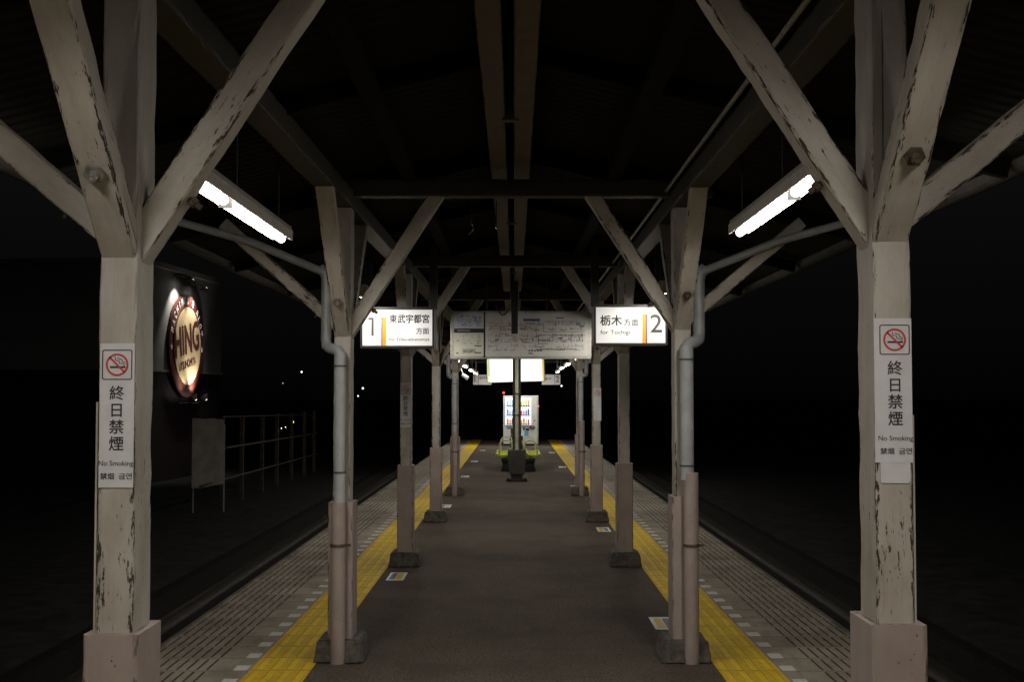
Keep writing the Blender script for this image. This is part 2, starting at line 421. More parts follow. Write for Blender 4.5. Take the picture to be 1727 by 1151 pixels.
# ------------------------------------------------------------------ setting: ground, tracks, platform
Y0, Y1 = -7.0, 52.0
bm = bmesh.new()
for q in ((-600, -300, 600, 900),):
    vs_ = [bm.verts.new(p) for p in ((q[0], q[1], -1.25), (q[2], q[1], -1.25), (q[2], q[3], -1.25), (q[0], q[3], -1.25))]
    bm.faces.new(vs_)
tag(link_mesh('ground', bm, M['ground']), kind='structure')
for sx in (-1, 1):
    bm = bmesh.new()
    bm_prism(bm, [(sx * 2.62, -1.246), (sx * 5.6, -1.246), (sx * 5.1, -1.08), (sx * 2.62, -1.08)], 'y', -20, 160)
    tag(link_mesh('track_bed', bm, M['ballast']), kind='structure')
for sx in (-1, 1):
    for gx, wh in ((3.23, 'near'), (4.30, 'far')):
        x = sx * gx
        poly = [(x - .06, -1.08), (x + .06, -1.08), (x + .06, -1.065), (x + .01, -1.05), (x + .01, -.97), (x + .033, -.955), (x + .033, -.93), (x - .033, -.93), (x - .033, -.955), (x - .01, -.97), (x - .01, -1.05), (x - .06, -1.065)]
        ob = link_mesh('rail', bm_prism(bmesh.new(), poly, 'y', -20, 160), M['railtop'])
        tag(ob, 'polished steel rail of the %s track, %s the platform edge' % ('left' if sx < 0 else 'right', 'closest to' if wh == 'near' else 'outer one away from'), 'rail', 'rails of the two tracks')

bm = bmesh.new(); bm_box(bm, -2.50, 2.50, Y0, Y1, -1.24, -0.03)
tag(link_mesh('platform_wall', bm, M['footing']), kind='structure')
bm = bmesh.new(); bm_box(bm, -1.33, 1.33, Y0, Y1 - 0.5, -0.028, 0.0)
tag(link_mesh('platform_floor', bm, M['asphalt']), kind='structure')
for sx in (-1, 1):
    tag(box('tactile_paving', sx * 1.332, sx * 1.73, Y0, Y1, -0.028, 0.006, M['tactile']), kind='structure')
    ob = link_mesh('edge_paving', bm_box(bmesh.new(), min(sx * 1.732, sx * 2.56), max(sx * 1.732, sx * 2.56), Y0, Y1, -0.16, 0.002), M['slab'])
    tag(ob, kind='structure')
    bm = bmesh.new(); k = 0
    y = 2.0
    rr = random.Random(3)
    while y < Y1 - 1:
        if rr.random() > 0.03:
            bm_box(bm, min(sx * 1.752, sx * 1.84), max(sx * 1.752, sx * 1.84), y, y + 0.15, 0.0022, 0.006)
        y += TILE
    tag(link_mesh('edge_marking', bm, M['wpaint']), kind='structure')

# boarding stickers on the asphalt
def floor_sticker(x, y, label):
    t = thing('floor_sticker', label, 'sticker', (x, y, 0.001), 0, 'boarding stickers beside the yellow paving')
    box('backing', -.085, .085, -.27, .27, 0, 0.003, M['sticker'], t)
    sgn = 1 if x < 0 else -1
    bm = bmesh.new(); bm_box(bm, -.062 if sgn > 0 else .012, -.012 if sgn > 0 else .062, -.21, .2, .0031, .0045)
    link_mesh('blue_panel', bm, M['blueink'], t)
    bm = bmesh.new(); bm_box(bm, -.004 if sgn > 0 else -.058, .058 if sgn > 0 else .004, -.21, .2, .0031, .0045)
    link_mesh('yellow_panel', bm, M['yellowink'], t)
    return t
for x, y, l in ((-1.17, 12.75, 'white sticker with blue and yellow panels on the floor beside the third left post'),
                (1.17, 10.15, 'white sticker with blue and yellow panels beside the nearest right drainpipe'),
                (1.19, 17.2, 'small sticker on the asphalt between the third and fourth right posts'),
                (-1.12, 20.8, 'small white sticker on the asphalt just beyond the fourth left post'),
                (-1.10, 28.4, 'distant white sticker on the left side, level with the benches'),
                (-1.10, 34.9, 'distant white sticker on the left side, second farthest towards the vending machine'),
                (-1.05, 42.0, 'farthest white sticker on the left side of the asphalt'),
                (1.20, 25.3, 'distant white sticker on the right just beyond the right post with the farther drainpipe'),
                (1.20, 32.2, 'distant white sticker on the right side, level with the benches'),
                (1.17, 40.3, 'farthest white sticker on the right side of the asphalt')):
    floor_sticker(x, y, l)

# ------------------------------------------------------------------ canopy roof
ROOF0 = EYE + 1.80; SL = 0.245
def roofz(x): return ROOF0 - SL * abs(x)
POSTY = [3.92, 8.75, 13.55, 18.3, 23.1]
XL = [-1.224, -1.186, -1.158, -1.130, -1.082]
XR = [1.163, 1.156, 1.166, 1.175, 1.18]
RY0, RY1 = -6.0, 25.2
can = thing('platform_canopy', 'dark timber canopy roof over the near platform with cream edged beams', 'canopy', (0, 0, 0))
for sx in (-1, 1):
    bm = bmesh.new()
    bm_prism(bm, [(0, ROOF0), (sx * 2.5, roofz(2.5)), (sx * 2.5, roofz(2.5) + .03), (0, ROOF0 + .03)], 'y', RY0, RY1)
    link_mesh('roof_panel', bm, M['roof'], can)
    bm = bmesh.new()
    gx, gz = sx * 2.53, roofz(2.5) - .02
    arc = [(gx + .06 * math.cos(t), gz + .06 * math.sin(t)) for t in [math.pi + math.pi * k / 8 for k in range(9)]]
    arc += [(gx + .052 * math.cos(t), gz + .052 * math.sin(t)) for t in [2 * math.pi - math.pi * k / 8 for k in range(9)]]
    bm_prism(bm, arc, 'y', RY0, RY1); link_mesh('gutter', bm, M['gutter'], can)
allY = [-5.6, -0.9] + POSTY
for i, y in enumerate(allY):
    xl = XL[max(0, i - 2)]; xr = XR[max(0, i - 2)]
    timber('tie_beam', (xl - .22, y + .10, EYE + 1.445), (xr + .22, y + .10, EYE + 1.445), .12, .13, M['beamwood'], can, seed=i)
    for sx in (-1, 1):
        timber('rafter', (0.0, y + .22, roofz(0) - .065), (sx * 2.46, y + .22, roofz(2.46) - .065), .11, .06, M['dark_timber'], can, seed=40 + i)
    if i < len(allY) - 1:
        y2 = y + 2.4
        for sx in (-1, 1):
            timber('rafter', (0.0, y2, roofz(0) - .065), (sx * 2.46, y2, roofz(2.46) - .065), .10, .055, M['dark_timber'], can, seed=60 + i)
seg = [-6.0, -0.8] + POSTY + [25.0]
for i in range(len(seg) - 1):
    xa = XL[min(max(0, i - 2), 4)]; xb = XL[min(max(0, i - 1), 4)]
    timber('post_beam', (xa, seg[i], EYE + 1.365), (xb, seg[i + 1] - .004, EYE + 1.365), .12, .14, M['beamwood'], can, face=(1, 0, 0), seed=80 + i)
    xa = XR[min(max(0, i - 2), 4)]; xb = XR[min(max(0, i - 1), 4)]
    timber('post_beam', (xa, seg[i], EYE + 1.365), (xb, seg[i + 1] - .004, EYE + 1.365), .12, .14, M['beamwood'], can, face=(1, 0, 0), seed=90 + i)
for x, s0 in ((-0.105, 101), (0.055, 102)):
    timber('ridge_purlin', (x, -6, EYE + 1.585), (x - .01, 25, EYE + 1.585), 0.060, .11, M['roofwood'], can, face=(1, 0, 0), seed=s0)
for k, y in enumerate((2.4, 7.1, 11.4, 16.0, 20.6)):
    timber('spacer_block', (-.07, y, EYE + 1.57), (.02, y, EYE + 1.57), .06, .06, M['roofwood'], can, seed=110 + k)
for x in (-.72, .68):
    timber('side_purlin', (x, -6, EYE + 1.52), (x, 25, EYE + 1.52), .07, .10, M['dark_timber'], can, face=(1, 0, 0), seed=int(120 + x * 10))
bm = bmesh.new(); bm_tube(bm, [(1.05, -4, EYE + 1.42), (1.05, 24, EYE + 1.42)], .012, 8); link_mesh('conduit', bm, M['steel'], can)

# ------------------------------------------------------------------ canopy posts
def canopy_post(side, i, x, y, label, joint, covertop, pipe):
    t = thing('canopy_post', label, 'post', (x, y, 0), 0, 'timber posts along the platform')
    sx = -1 if side == 'L' else 1
    sd = (i + 1) * 17 + (0 if sx < 0 else 300)
    D = .19
    timber('post', (0, D / 2, covertop - .3), (0, D / 2, EYE + 1.30), .115, D, M['cream'], t, face=(0, 1, 0), seed=sd)
    # pink cover
    c = timber('post_cover', (0, D / 2, .12), (0, D / 2, covertop), .168, D + .075, M['pink'], t, face=(0, 1, 0), seed=sd + 1, rough=.0012, bev=.008)
    # concrete footing
    bm = bmesh.new()
    r1 = [bm.verts.new(p) for p in ((-.17, -.13, 0), (.17, -.13, 0), (.17, .33, 0), (-.17, .33, 0))]
    r2 = [bm.verts.new(p) for p in ((-.145, -.10, .15), (.145, -.10, .15), (.145, .29, .15), (-.145, .29, .15))]
    bm.faces.new(r1); bm.faces.new(r2)
    for k in range(4): bm.faces.new((r1[k], r1[(k + 1) % 4], r2[(k + 1) % 4], r2[k]))
    bmesh.ops.bevel(bm, geom=bm.edges[:], offset=.012, segments=2, affect='EDGES')
    bmesh.ops.subdivide_edges(bm, edges=bm.edges[:], cuts=2, use_grid_fill=True)
    rr = random.Random(sd)
    for v in bm.verts:
        if v.co.z > .005: v.co += Vector((rr.uniform(-.004, .004), rr.uniform(-.004, .004), rr.uniform(-.004, .004)))
    link_mesh('footing', bm, M['footing'], t)
    J = EYE + joint
    # braces: inwards, outwards, towards and away along the platform
    top = EYE + 1.40; run = (top - J - .06) * .63
    b = timber('brace', (-sx * .013, D / 2 + .003, J + .03), (-sx * (run + .063), D / 2 + .003, top + .03), .098, .105, M['cream'], t, face=(0, 1, 0), seed=sd + 2)
    topo = roofz(abs(x) + .86) - .10
    timber('brace', (-sx * .02, D / 2 - .006, J + .045), (sx * .84, D / 2 - .006, min(topo, J + .905)), .082, .095, M['cream'], t, face=(0, 1, 0), seed=sd + 3)
    h = EYE + 1.31 - J
    timber('brace', (0, .085, J + .0), (0, .085 - h - .02, J + h + .02), .109, .092, M['cream'], t, face=(0, 1, 0), seed=sd + 4)
    if i: timber('brace', (0, D - .085, J + .0), (0, D - .085 + h + .02, J + h + .02), .105, .092, M['cream'], t, face=(0, 1, 0), seed=sd + 5)
    if i == 0:
        box('conduit', sx * (.0575 + .001), sx * (.0575 + .007), .006, .020, covertop - .04, EYE - .02 if sx < 0 else EYE - .06, M['cream'], t)
    # through bolts
    bz = J + .25
    bm = bmesh.new(); by = -(bz - J) + .02
    ax = Vector((0, -.72, -.69))
    p0 = Vector((0, by - .005, bz - .005))
    bm_cyl(bm, p0, p0 + ax * .012, .032, .032, 6); bm_cyl(bm, p0 + ax * .012, p0 + ax * .034, .017, .015, 6); bm_cyl(bm, p0 + ax * .034, p0 + ax * .048, .008, .007, 8)
    link_mesh('bolt', bm, M['steel'] if sx < 0 else M['rust'], t)
    bm = bmesh.new(); q = Vector((sx * .17, D / 2, J + .195))
    ax = Vector((sx * .7, 0, -.7)); bm_cyl(bm, q, q + ax * .05, .009, .009, 8); bm_cyl(bm, q + ax * .012, q + ax * .028, .018, .018, 6)
    link_mesh('bolt', bm, M['rust'], t)
    bm = bmesh.new(); q = Vector((-sx * .19, D / 2, J + .22))
    ax = Vector((-sx * .8, 0, -.6)); bm_cyl(bm, q, q + ax * .05, .010, .010, 8); bm_cyl(bm, q + ax * .012, q + ax * .03, .02, .018, 6)
    link_mesh('bolt', bm, M['rust'], t)
    return t

LABL = ['cream timber post nearest on the left with peeling paint and a clear no smoking sign',
        'second left timber post with a grey drainpipe in front and pink base',
        'third left timber post behind the platform one sign, with a dim no smoking sign',
        'fourth left timber post, bare cream front and pink base, without sign or pipe',
        'fifth and farthest left timber post with a thin drainpipe']
LABR = ['cream timber post nearest on the right with peeling paint and a clear no smoking sign',
        'second right timber post with a grey drainpipe in front and pink base',
        'third right timber post below the platform two sign, bare and dim',
        'fourth right timber post with a small pale no smoking sign',
        'fifth and farthest right timber post with a thin drainpipe']
JL = [.405, .385, .40, .40, .40]; JR = [.455, .43, .43, .43, .43]
CL = [1.075, 1.07, 1.06, 1.05, 1.05]; CR = [1.105, 1.11, 1.08, 1.09, 1.09]
for i, y in enumerate(POSTY):
    canopy_post('L', i, XL[i], y, LABL[i], JL[i], CL[i], i in (1, 4))
    canopy_post('R', i, XR[i], y, LABR[i], JR[i], CR[i], i in (1, 4))
# the pair of posts behind the camera's back
for s_, x in (('L', -1.24), ('R', 1.17)):
    t = canopy_post(s_, 7, x, -0.9, 'timber canopy post standing beside the photographer on the %s' % ('left' if s_ == 'L' else 'right'), .42, 1.08, False)

# ------------------------------------------------------------------ drainpipes
def bend(p, q, r_, k=5):
    return [p.lerp(q, i / k) for i in range(k + 1)]
def drainpipe(sx, px, py, joint, lowtop, r_up, label, xo_up, xo_low):
    """px,py = post position; pipe comes from the gutter, down the outer side, crosses to the front of the post"""
    t = thing('drainpipe', label, 'drainpipe', (px, py, 0), 0, 'drainpipes on the posts')
    J = EYE + joint
    ox = sx * .118; gut = sx * (2.45 - abs(px))
    y0 = .06; yf = -.092
    bm = bmesh.new(); bm_tube(bm, [(gut, y0 - .09, EYE + 1.235), (gut * .5, y0 - .09, EYE + 1.06), (ox + sx * .03, y0 - .02, EYE + .86)], .028, 14)
    link_mesh('gutter_pipe', bm, M['pvc'], t)
    bm = bmesh.new(); bm_tube(bm, [(ox + sx * .05, y0, EYE + .885), (ox + sx * .012, y0, EYE + .85), (ox, y0, EYE + .80), (ox, y0, J + .06), (ox, y0 - .005, J + .0), (ox * .92, y0 - .03, J - .045), (ox * .6 + xo_up * .4, -.03, J - .062), (xo_up + ox * .12, yf + .012, J - .08), (xo_up, yf, J - .11)], r_up * .95, 14)
    link_mesh('elbow_pipe', bm, M['pvc'], t)
    bm = bmesh.new(); bm_cyl(bm, (xo_up, yf, lowtop - .05), (xo_up, yf, J - .09), r_up, r_up, 18)
    link_mesh('upper_pipe', bm, M['pvc'], t)
    for z in (J - .19, J - .19 - .72):
        bm = bmesh.new(); bm_cyl(bm, (xo_up, yf, z), (xo_up, yf, z + .012), r_up + .004, r_up + .004, 18)
        link_mesh('pipe_joint', bm, M['clip'], t)
    bm = bmesh.new(); bm_cyl(bm, (xo_low, yf - .012, 0.0), (xo_low, yf - .012, lowtop), .05, .05, 20)
    link_mesh('lower_pipe', bm, M['pink'], t)
    bm = bmesh.new(); bm_cyl(bm, (xo_low, yf - .012, .78), (xo_low, yf - .012, .80), .055, .055, 20); bm_box(bm, xo_low + .04, xo_low + .085, yf - .02, yf, .782, .798)
    link_mesh('pipe_band', bm, M['rust'], t)
drainpipe(-1, XL[1], 8.75, .385, 1.08, .040, 'grey drainpipe with pink lower end on the second left post', .0, -.005)
drainpipe(1, XR[1], 8.75, .43, 1.28, .046, 'grey drainpipe with pink lower end on the second right post', .012, .035)
drainpipe(-1, XL[4], 23.1, .40, 1.15, .045, 'thin grey drainpipe on the farthest left post', .0, .0)
drainpipe(1, XR[4], 23.1, .43, 1.35, .046, 'thin grey drainpipe on the farthest right post', .012, .03)

# ------------------------------------------------------------------ fluorescent lamps
TUBE_LIGHT = {}
def trough(t, i, ya, yb):
    poly = [(-.060, -.002), (-.056, -.002), (-.042, .036), (.042, .036), (.056, -.007), (.060, -.007), (.062, .05), (.040, .088), (-.040, .088), (-.062, .05)]
    if i > 0: poly = [(p, q) for p, q in poly]
    else: poly = [(-p, q) for p, q in poly]
    link_mesh('lamp_body', bm_prism(bmesh.new(), poly, 'y', ya, yb), M['enamel'], t)
def lit_tube(t, a, b, r=.024):
    bm = bmesh.new(); k = 3; pts = []
    prof = [(a + r - r * math.cos(math.pi / 2 * q / k), r * math.sin(math.pi / 2 * q / k) + .0005) for q in range(k + 1)]
    prof += [(b - r + r * math.sin(math.pi / 2 * q / k), r * math.cos(math.pi / 2 * q / k) + .0005) for q in range(k + 1)]
    rings = [[bm.verts.new((rr_ * math.cos(2 * math.pi * q / 10), yy_, rr_ * math.sin(2 * math.pi * q / 10))) for q in range(10)] for yy_, rr_ in prof]
    for u in range(len(rings) - 1):
        for q in range(10): bm.faces.new((rings[u][q], rings[u][(q + 1) % 10], rings[u + 1][(q + 1) % 10], rings[u + 1][q]))
    bm.faces.new(rings[0]); bm.faces.new(rings[-1])
    link_mesh('tube', bm, M['tube'], t, True)
    for dx, dz, rot in ((0, -1, (0, 0, 0)), (1, 0, (0, -math.pi / 2, 0)), (-1, 0, (0, math.pi / 2, 0))):   # the light the tube gives off: below and to both sides
        key = round(b - a, 3)
        if key not in TUBE_LIGHT:
            ld = bpy.data.lights.new('tube_light', 'AREA'); ld.shape = 'RECTANGLE'; ld.size = .042; ld.size_y = b - a - .06
            ld.color = (1.0, 0.95, 0.86); ld.energy = TUBE * math.pi * ld.size * ld.size_y; TUBE_LIGHT[key] = ld
        lo = bpy.data.objects.new('tube_light', TUBE_LIGHT[key]); COL.objects.link(lo); lo.parent = t
        lo.location = (dx * .0248, (a + b) / 2, dz * .0248); lo.rotation_euler = rot
def lamp(sx, x, z, y0, label, short, length=1.5):
    """x,z = centre line of the tube; tube B starts at y0"""
    t = thing('fluorescent_lamp', label, 'lamp', (x, y0, z), 0, 'fluorescent lamps under the canopy')
    i = -sx                                   # towards the platform's middle
    ya = -0.66 if short else -0.02
    trough(t, i, ya - .02, length + .02)
    lit_tube(t, 0.0, length)
    if short:
        lit_tube(t, -.64, -.03)
        box('socket', -.03, .03, -.030, .0, -.032, .040, M['clip'], t)
    for q in (0.18, length - .18):
        link_mesh('hanger', bm_cyl(bmesh.new(), (i * .01, q, .08), (i * .01, q, roofz(x) - z - .03), .006, .006, 8), M['dkmetal'], t)
    for q, lo in ((ya - .02, -.030), (length + .02, .037)):  # near plate hangs below the tube, lowered to block light behind the lamp
        bm = bmesh.new(); bm_box(bm, -.05, .05, q - .004, q + .012, lo, .084); link_mesh('end_plate', bm, M['enamel'], t)
LP = [(1.39, 'overhead', True), (6.19, 'long bright fluorescent lamp hanging in front of the second %s post', True), (11.70, 'fluorescent lamp right above the platform %s sign, mostly hidden behind a brace', False),
      (15.75, 'fluorescent lamp hidden behind the platform %s sign', False), (20.55, 'fluorescent lamp past the fourth %s post beside the map board', False), (25.35, 'far fluorescent lamp just past the fifth %s post', False)]
for sx in (-1, 1):
    for k, (y, lab, sh) in enumerate(LP):
        side = 'left' if sx < 0 else 'right'
        arg = ('one' if sx < 0 else 'two') if k in (2, 3) else side
        lb = 'fluorescent lamp over the photographer on the %s' % side if k == 0 else lab % arg
        x = -1.41 if sx < 0 else 1.34 + .02 * k
        z = EYE + (.96 - .012 * k if sx < 0 else 1.0 - .015 * k)
        lamp(sx, x, z, y, lb, sh, .75 if k == 2 else 1.5)

# ------------------------------------------------------------------ platform signs
def sign_text(t, side):
    pass
def box_sign(name, label, x0, x1, z0, z1, y, depth, group=None):
    t = thing(name, label, 'sign', ((x0 + x1) / 2, y, z0), 0, group)
    W = x1 - x0; H = z1 - z0
    # hollow frame: four rails round a white face
    f = .021
    bm = bmesh.new()
    bm_box(bm, -W / 2, W / 2, 0, depth, 0, f); bm_box(bm, -W / 2, W / 2, 0, depth, H - f - .006, H)
    bm_box(bm, -W / 2, -W / 2 + f, .0005, depth - .0005, f - .001, H - f - .005); bm_box(bm, W / 2 - f, W / 2, .0005, depth - .0005, f - .001, H - f - .005)
    link_mesh('frame', bm, M['black'], t)
    box('face', -W / 2 + f - .002, W / 2 - f + .002, .006, depth - .006, f - .002, H - f - .004, M['glow_face'], t)
    return t, W, H
SD = .34
# left: 1
tl, W, H = box_sign('platform_sign', 'white platform one sign with orange stripe and black frame hanging on the left', -1.531, -.797, EYE + .475, EYE + .881, 12.62, SD, 'platform direction signs')
k = W / 122.0    # metres per photo pixel on this sign
def SX(px): return -W / 2 + (px - 609.5) * k
def SZ(py): return (587.0 - py) * k
yy = .0045
bm = bmesh.new(); bm_strip(bm, [(SX(623.5), SZ(539)), (SX(629.5), SZ(539))], 3.2 * k, yy, .0015); bm_strip(bm, [(SX(629.6), SZ(538.4)), (SX(629.6), SZ(566))], 3.6 * k, yy - .0003, .0015)
link_mesh('numeral', bm, M['greyink'], tl)  # black numeral painted grey for its washed-out look under the lamp
bm = bmesh.new(); bm_prism(bm, [(SX(644), SZ(537)), (SX(645.9), SZ(537)), (SX(645.9), SZ(585.4)), (SX(644), SZ(585.4))], 'y', yy, yy + .0015); link_mesh('purple_stripe', bm, M['purple'], tl)
bm = bmesh.new(); bm_prism(bm, [(SX(645.9), SZ(537)), (SX(652), SZ(537)), (SX(652), SZ(585.4)), (SX(645.9), SZ(585.4))], 'y', yy, yy + .0015); link_mesh('orange_stripe', bm, M['orange'], tl)
text('lettering', '東武宇都宮', SX(657.5), SZ(546), 65.5 * k, 14 * k, yy, M['ink'], tl, .022)
text('lettering', '方面', SX(701.5), SZ(564.3), 21 * k, 10.3 * k, yy, M['ink'], tl, .012)
text('lettering', 'for Tōbu-utsunomiya', SX(657), SZ(577), 66.5 * k, 6.8 * k, yy, M['ink'], tl, -.004)
box('hanger', W / 2 - .06, W / 2 + .02, .15, .19, H - .01, EYE + 1.585 - (EYE + .475), M['black'], tl)
box('hanger', -W / 2 + .03, -W / 2 + .10, .15, .19, H - .01, EYE + 1.4 - (EYE + .475), M['black'], tl)
# right: 2
tr, W, H = box_sign('platform_sign', 'white platform two sign with orange stripe and black frame hanging on the right', .786, 1.515, EYE + .501, EYE + .906, 12.62, SD, 'platform direction signs')
k = W / 124.0
def SX(px): return -W / 2 + (px - 1001.5) * k
def SZ(py): return (583.2 - py) * k
text('lettering', '栃木', SX(1012.3), SZ(550), 36.5 * k, 17.3 * k, yy, M['ink'], tr, .02)
text('lettering', '方面', SX(1052.3), SZ(550.2), 24.5 * k, 11.5 * k, yy, M['ink'], tr, .012)
text('lettering', 'for Tochigi', SX(1012.5), SZ(566.5), 49.5 * k, 8.7 * k, yy, M['ink'], tr, .0)
bm = bmesh.new(); bm_prism(bm, [(SX(1083.4), SZ(531)), (SX(1089.3), SZ(531)), (SX(1089.3), SZ(579.8)), (SX(1083.4), SZ(579.8))], 'y', yy, yy + .0015); link_mesh('orange_stripe', bm, M['orange'], tr)
bm = bmesh.new(); bm_prism(bm, [(SX(1089.3), SZ(531)), (SX(1091.4), SZ(531)), (SX(1091.4), SZ(579.8)), (SX(1089.3), SZ(579.8))], 'y', yy, yy + .0015); link_mesh('purple_stripe', bm, M['purple'], tr)
text('numeral', '2', SX(1096.8), SZ(561.5), 19.5 * k, 30 * k, yy, M['greyink'], tr, .01)  # grey stands in for black washed out by lamp glare
box('hanger', -W / 2 - .02, -W / 2 + .06, .15, .19, H - .01, EYE + 1.585 - (EYE + .501), M['black'], tr)
box('hanger', W / 2 - .10, W / 2 - .03, .15, .19, H - .01, EYE + 1.4 - (EYE + .501), M['black'], tr)

# ------------------------------------------------------------------ no smoking signs
def no_smoking(label, x, y, z0, w_, h_, lean=0.0, torn=False, shift=0.0, symbol_only=False):
    t = thing('no_smoking_sign', label, 'sign', (x, y, z0), 0, 'no smoking signs on the posts')
    t.rotation_euler = (0, lean, 0)
    box('plate', -w_ / 2, w_ / 2, -.003, 0.0, 0, h_, M['sticker'], t)
    if torn:
        bm = bmesh.new(); bm_prism(bm, [(-w_ * .36, -.062), (w_ * .36, -.064), (w_ * .44, -.058), (w_ * .42, .004), (-w_ * .37, .004)], 'y', -.0022, -.0005)
        link_mesh('old_sticker', bm, M['sticker'], t)
    yy = -.0042; s = h_ / 242.0          # metres per photo pixel on the near signs
    cx = shift * s; cz = h_ - 36 * s
    bm = bmesh.new(); hw = 24.5 * s; r = 3 * s
    pts = []
    for qx, qz, a0 in ((hw - r, hw - r, 0), (-hw + r, hw - r, 90), (-hw + r, -hw + r, 180), (hw - r, -hw + r, 270)):
        for a in (0, 30, 60, 90): pts.append((cx + qx + r * math.cos(R(a0 + a)), cz + qz + r * math.sin(R(a0 + a))))
    pts.append(pts[0]); bm_strip(bm, pts, 1.7 * s, yy, .001); link_mesh('border', bm, M['ink'], t)
    bm = bmesh.new(); bm_strip(bm, [(cx - 11 * s, cz - 4 * s), (cx + 13 * s, cz - 4 * s)], 3.2 * s, yy, .001)
    bm_strip(bm, [(cx - 3.5 * s, cz + 13 * s), (cx - 3 * s, cz + 8 * s), (cx + 3 * s, cz + 6.5 * s), (cx + 4 * s, cz + 2.5 * s), (cx + 10 * s, cz + 1.5 * s), (cx + 12 * s, cz - 1.5 * s)], 1.2 * s, yy, .001)
    bm_strip(bm, [(cx + 1 * s, cz + 12 * s), (cx + 3 * s, cz + 10 * s), (cx + 7.5 * s, cz + 9 * s), (cx + 8.5 * s, cz + 5 * s), (cx + 12.5 * s, cz + 4 * s), (cx + 13.5 * s, cz + .5 * s)], 1.2 * s, yy, .001)
    link_mesh('cigarette_mark', bm, M['ink'], t)
    bm = bmesh.new(); bm_disc(bm, 19 * s, yy - .0006, 40, cx, cz, 15.8 * s, .001); bm_strip(bm, [(cx - 12.5 * s, cz + 12.5 * s), (cx + 12.5 * s, cz - 12.5 * s)], 3.0 * s, yy - .0006, .001)
    link_mesh('prohibition_ring', bm, M['red'], t)
    if symbol_only: return t
    for j, ch in enumerate('終日禁煙'):
        hh = 23.5 * s if ch != '日' else 21.5 * s; ww = 24 * s if ch != '日' else 17 * s
        text('lettering', ch, cx - ww / 2, h_ - (95 + 28.3 * j) * s, ww, hh, yy, M['ink'], t, .012)
    tx = min(cx - 28 * s, w_ / 2 - 61 * s + shift * 0)
    text('lettering', 'No Smoking', cx - 29 * s, h_ - 208 * s, 58 * s, 11 * s, yy, M['ink'], t, .0)
    text('lettering', '禁烟', cx - 26 * s, h_ - 228 * s, 23 * s, 10.5 * s, yy, M['ink'], t, .006)
    text('lettering', '금연', cx + 5 * s, h_ - 228 * s, 22 * s, 10.5 * s, yy, M['ink'], t, .006)
    return t
no_smoking('white no smoking sign on the front of the nearest left post', XL[0] + .002, 3.92 - .0015, EYE - .282, .106, .443, 0, False, 0)
no_smoking('white no smoking sign with torn sticker below it on the nearest right post', XR[0] - .001, 3.92 - .0015, EYE - .205, .115, .443, 0, True, 3)
no_smoking('dim no smoking sign on the third left post under the platform one sign', XL[2], 13.55 - .0015, EYE - .335, .112, .47, 0, False, 0)
no_smoking('pale no smoking sign with only its round mark showing, on the fourth right post', XR[3] + .01, 18.3 - .0015, EYE - .36, .112, .47, 0, False, 4, True)

# ------------------------------------------------------------------ route map board
BY = 17.45
bx0, bx1 = (759.5 - 868) * BY / 2150, (997.5 - 868) * BY / 2150
bz0, bz1 = EYE + 62 * BY / 2150, EYE + 143.5 * BY / 2150
mb = thing('route_map_board', 'wide pale railway route map board hanging across the platform', 'map board', (0, BY, bz0))
W = bx1 - bx0; H = bz1 - bz0; cx0 = (bx0 + bx1) / 2
box('frame', bx0, bx1, .02, .12, 0, H, M['alu'], mb, .006)
div = (817 - 868) * BY / 2150
box('route_sheet', div + .012, bx1 - .05, .014, .03, .035, H - .03, M['map'], mb)
half = H * .545
box('upper_notice', bx0 + .05, div - .012, .014, .03, half + .06, H - .03, M['map_blue'], mb)
box('notice_header', bx0 + .05, div - .012, .014, .03, half, half + .058, M['ink'], mb)
box('lower_notice', bx0 + .05, div - .012, .014, .03, .035, half - .002, M['map_cream'], mb)
box('divider', div - .010, div + .010, .012, .03, .02, H - .01, M['black'], mb)
rr = random.Random(21)
def prints(name, mat, items, y=.0125):
    bm = bmesh.new()
    for pts, wd in items: bm_strip(bm, pts, wd, y, .001)
    return link_mesh(name, bm, mat, mb)
X0, X1_ = div + .05, bx1 - .09
def U(f): return X0 + f * (X1_ - X0)
def V(f): return .06 + f * (H - .12)
# orange loop lines on the left half, grey lines right
prints('orange_line', M['orangeink'], [([(U(.02), V(.72)), (U(.42), V(.72)), (U(.50), V(.58)), (U(.50), V(.42))], .010), ([(U(.13), V(.72)), (U(.13), V(.52)), (U(.2), V(.52))], .008),
        ([(U(.26), V(.40)), (U(.42), V(.40))], .008), ([(U(.04), V(.66)), (U(.30), V(.66))], .006), ([(U(.36), V(.30)), (U(.44), V(.30))], .006)])
prints('grey_line', M['greyink'], [([(U(.52), V(.50)), (U(.97), V(.50))], .008), ([(U(.57), V(.80)), (U(.57), V(.58)), (U(.98), V(.58))], .006), ([(U(.52), V(.50)), (U(.52), V(.28)), (U(.62), V(.28))], .008),
        ([(U(.70), V(.84)), (U(.95), V(.84))], .006), ([(U(.57), V(.84)), (U(.70), V(.84)), (U(.70), V(.70))], .006), ([(U(.86), V(.5)), (U(.86), V(.3))], .006)])
prints('green_line', M['greenink'], [([(U(.60), V(.50)), (U(.95), V(.50)), (U(.95), V(.36))], .005)], .0116)
ticks = []
for _ in range(340):
    u_, v_ = rr.random(), rr.choice((.12, .2, .33, .37, .45, .47, .62, .64, .76, .78))
    if rr.random() < .6: ticks.append(([(U(u_), V(v_)), (U(u_), V(v_) + rr.uniform(.02, .045))], .0045))
    else: ticks.append(([(U(u_), V(v_ + rr.uniform(-.03, .03))), (U(min(1, u_ + rr.uniform(.015, .06))), V(v_ + rr.uniform(-.001, .001)))], .005))
for k in range(60):
    u_ = .52 + .4 * k / 60; ticks.append(([(U(u_), V(.13)), (U(u_ + .005), V(.13 + rr.uniform(.0, .02)))], .007))
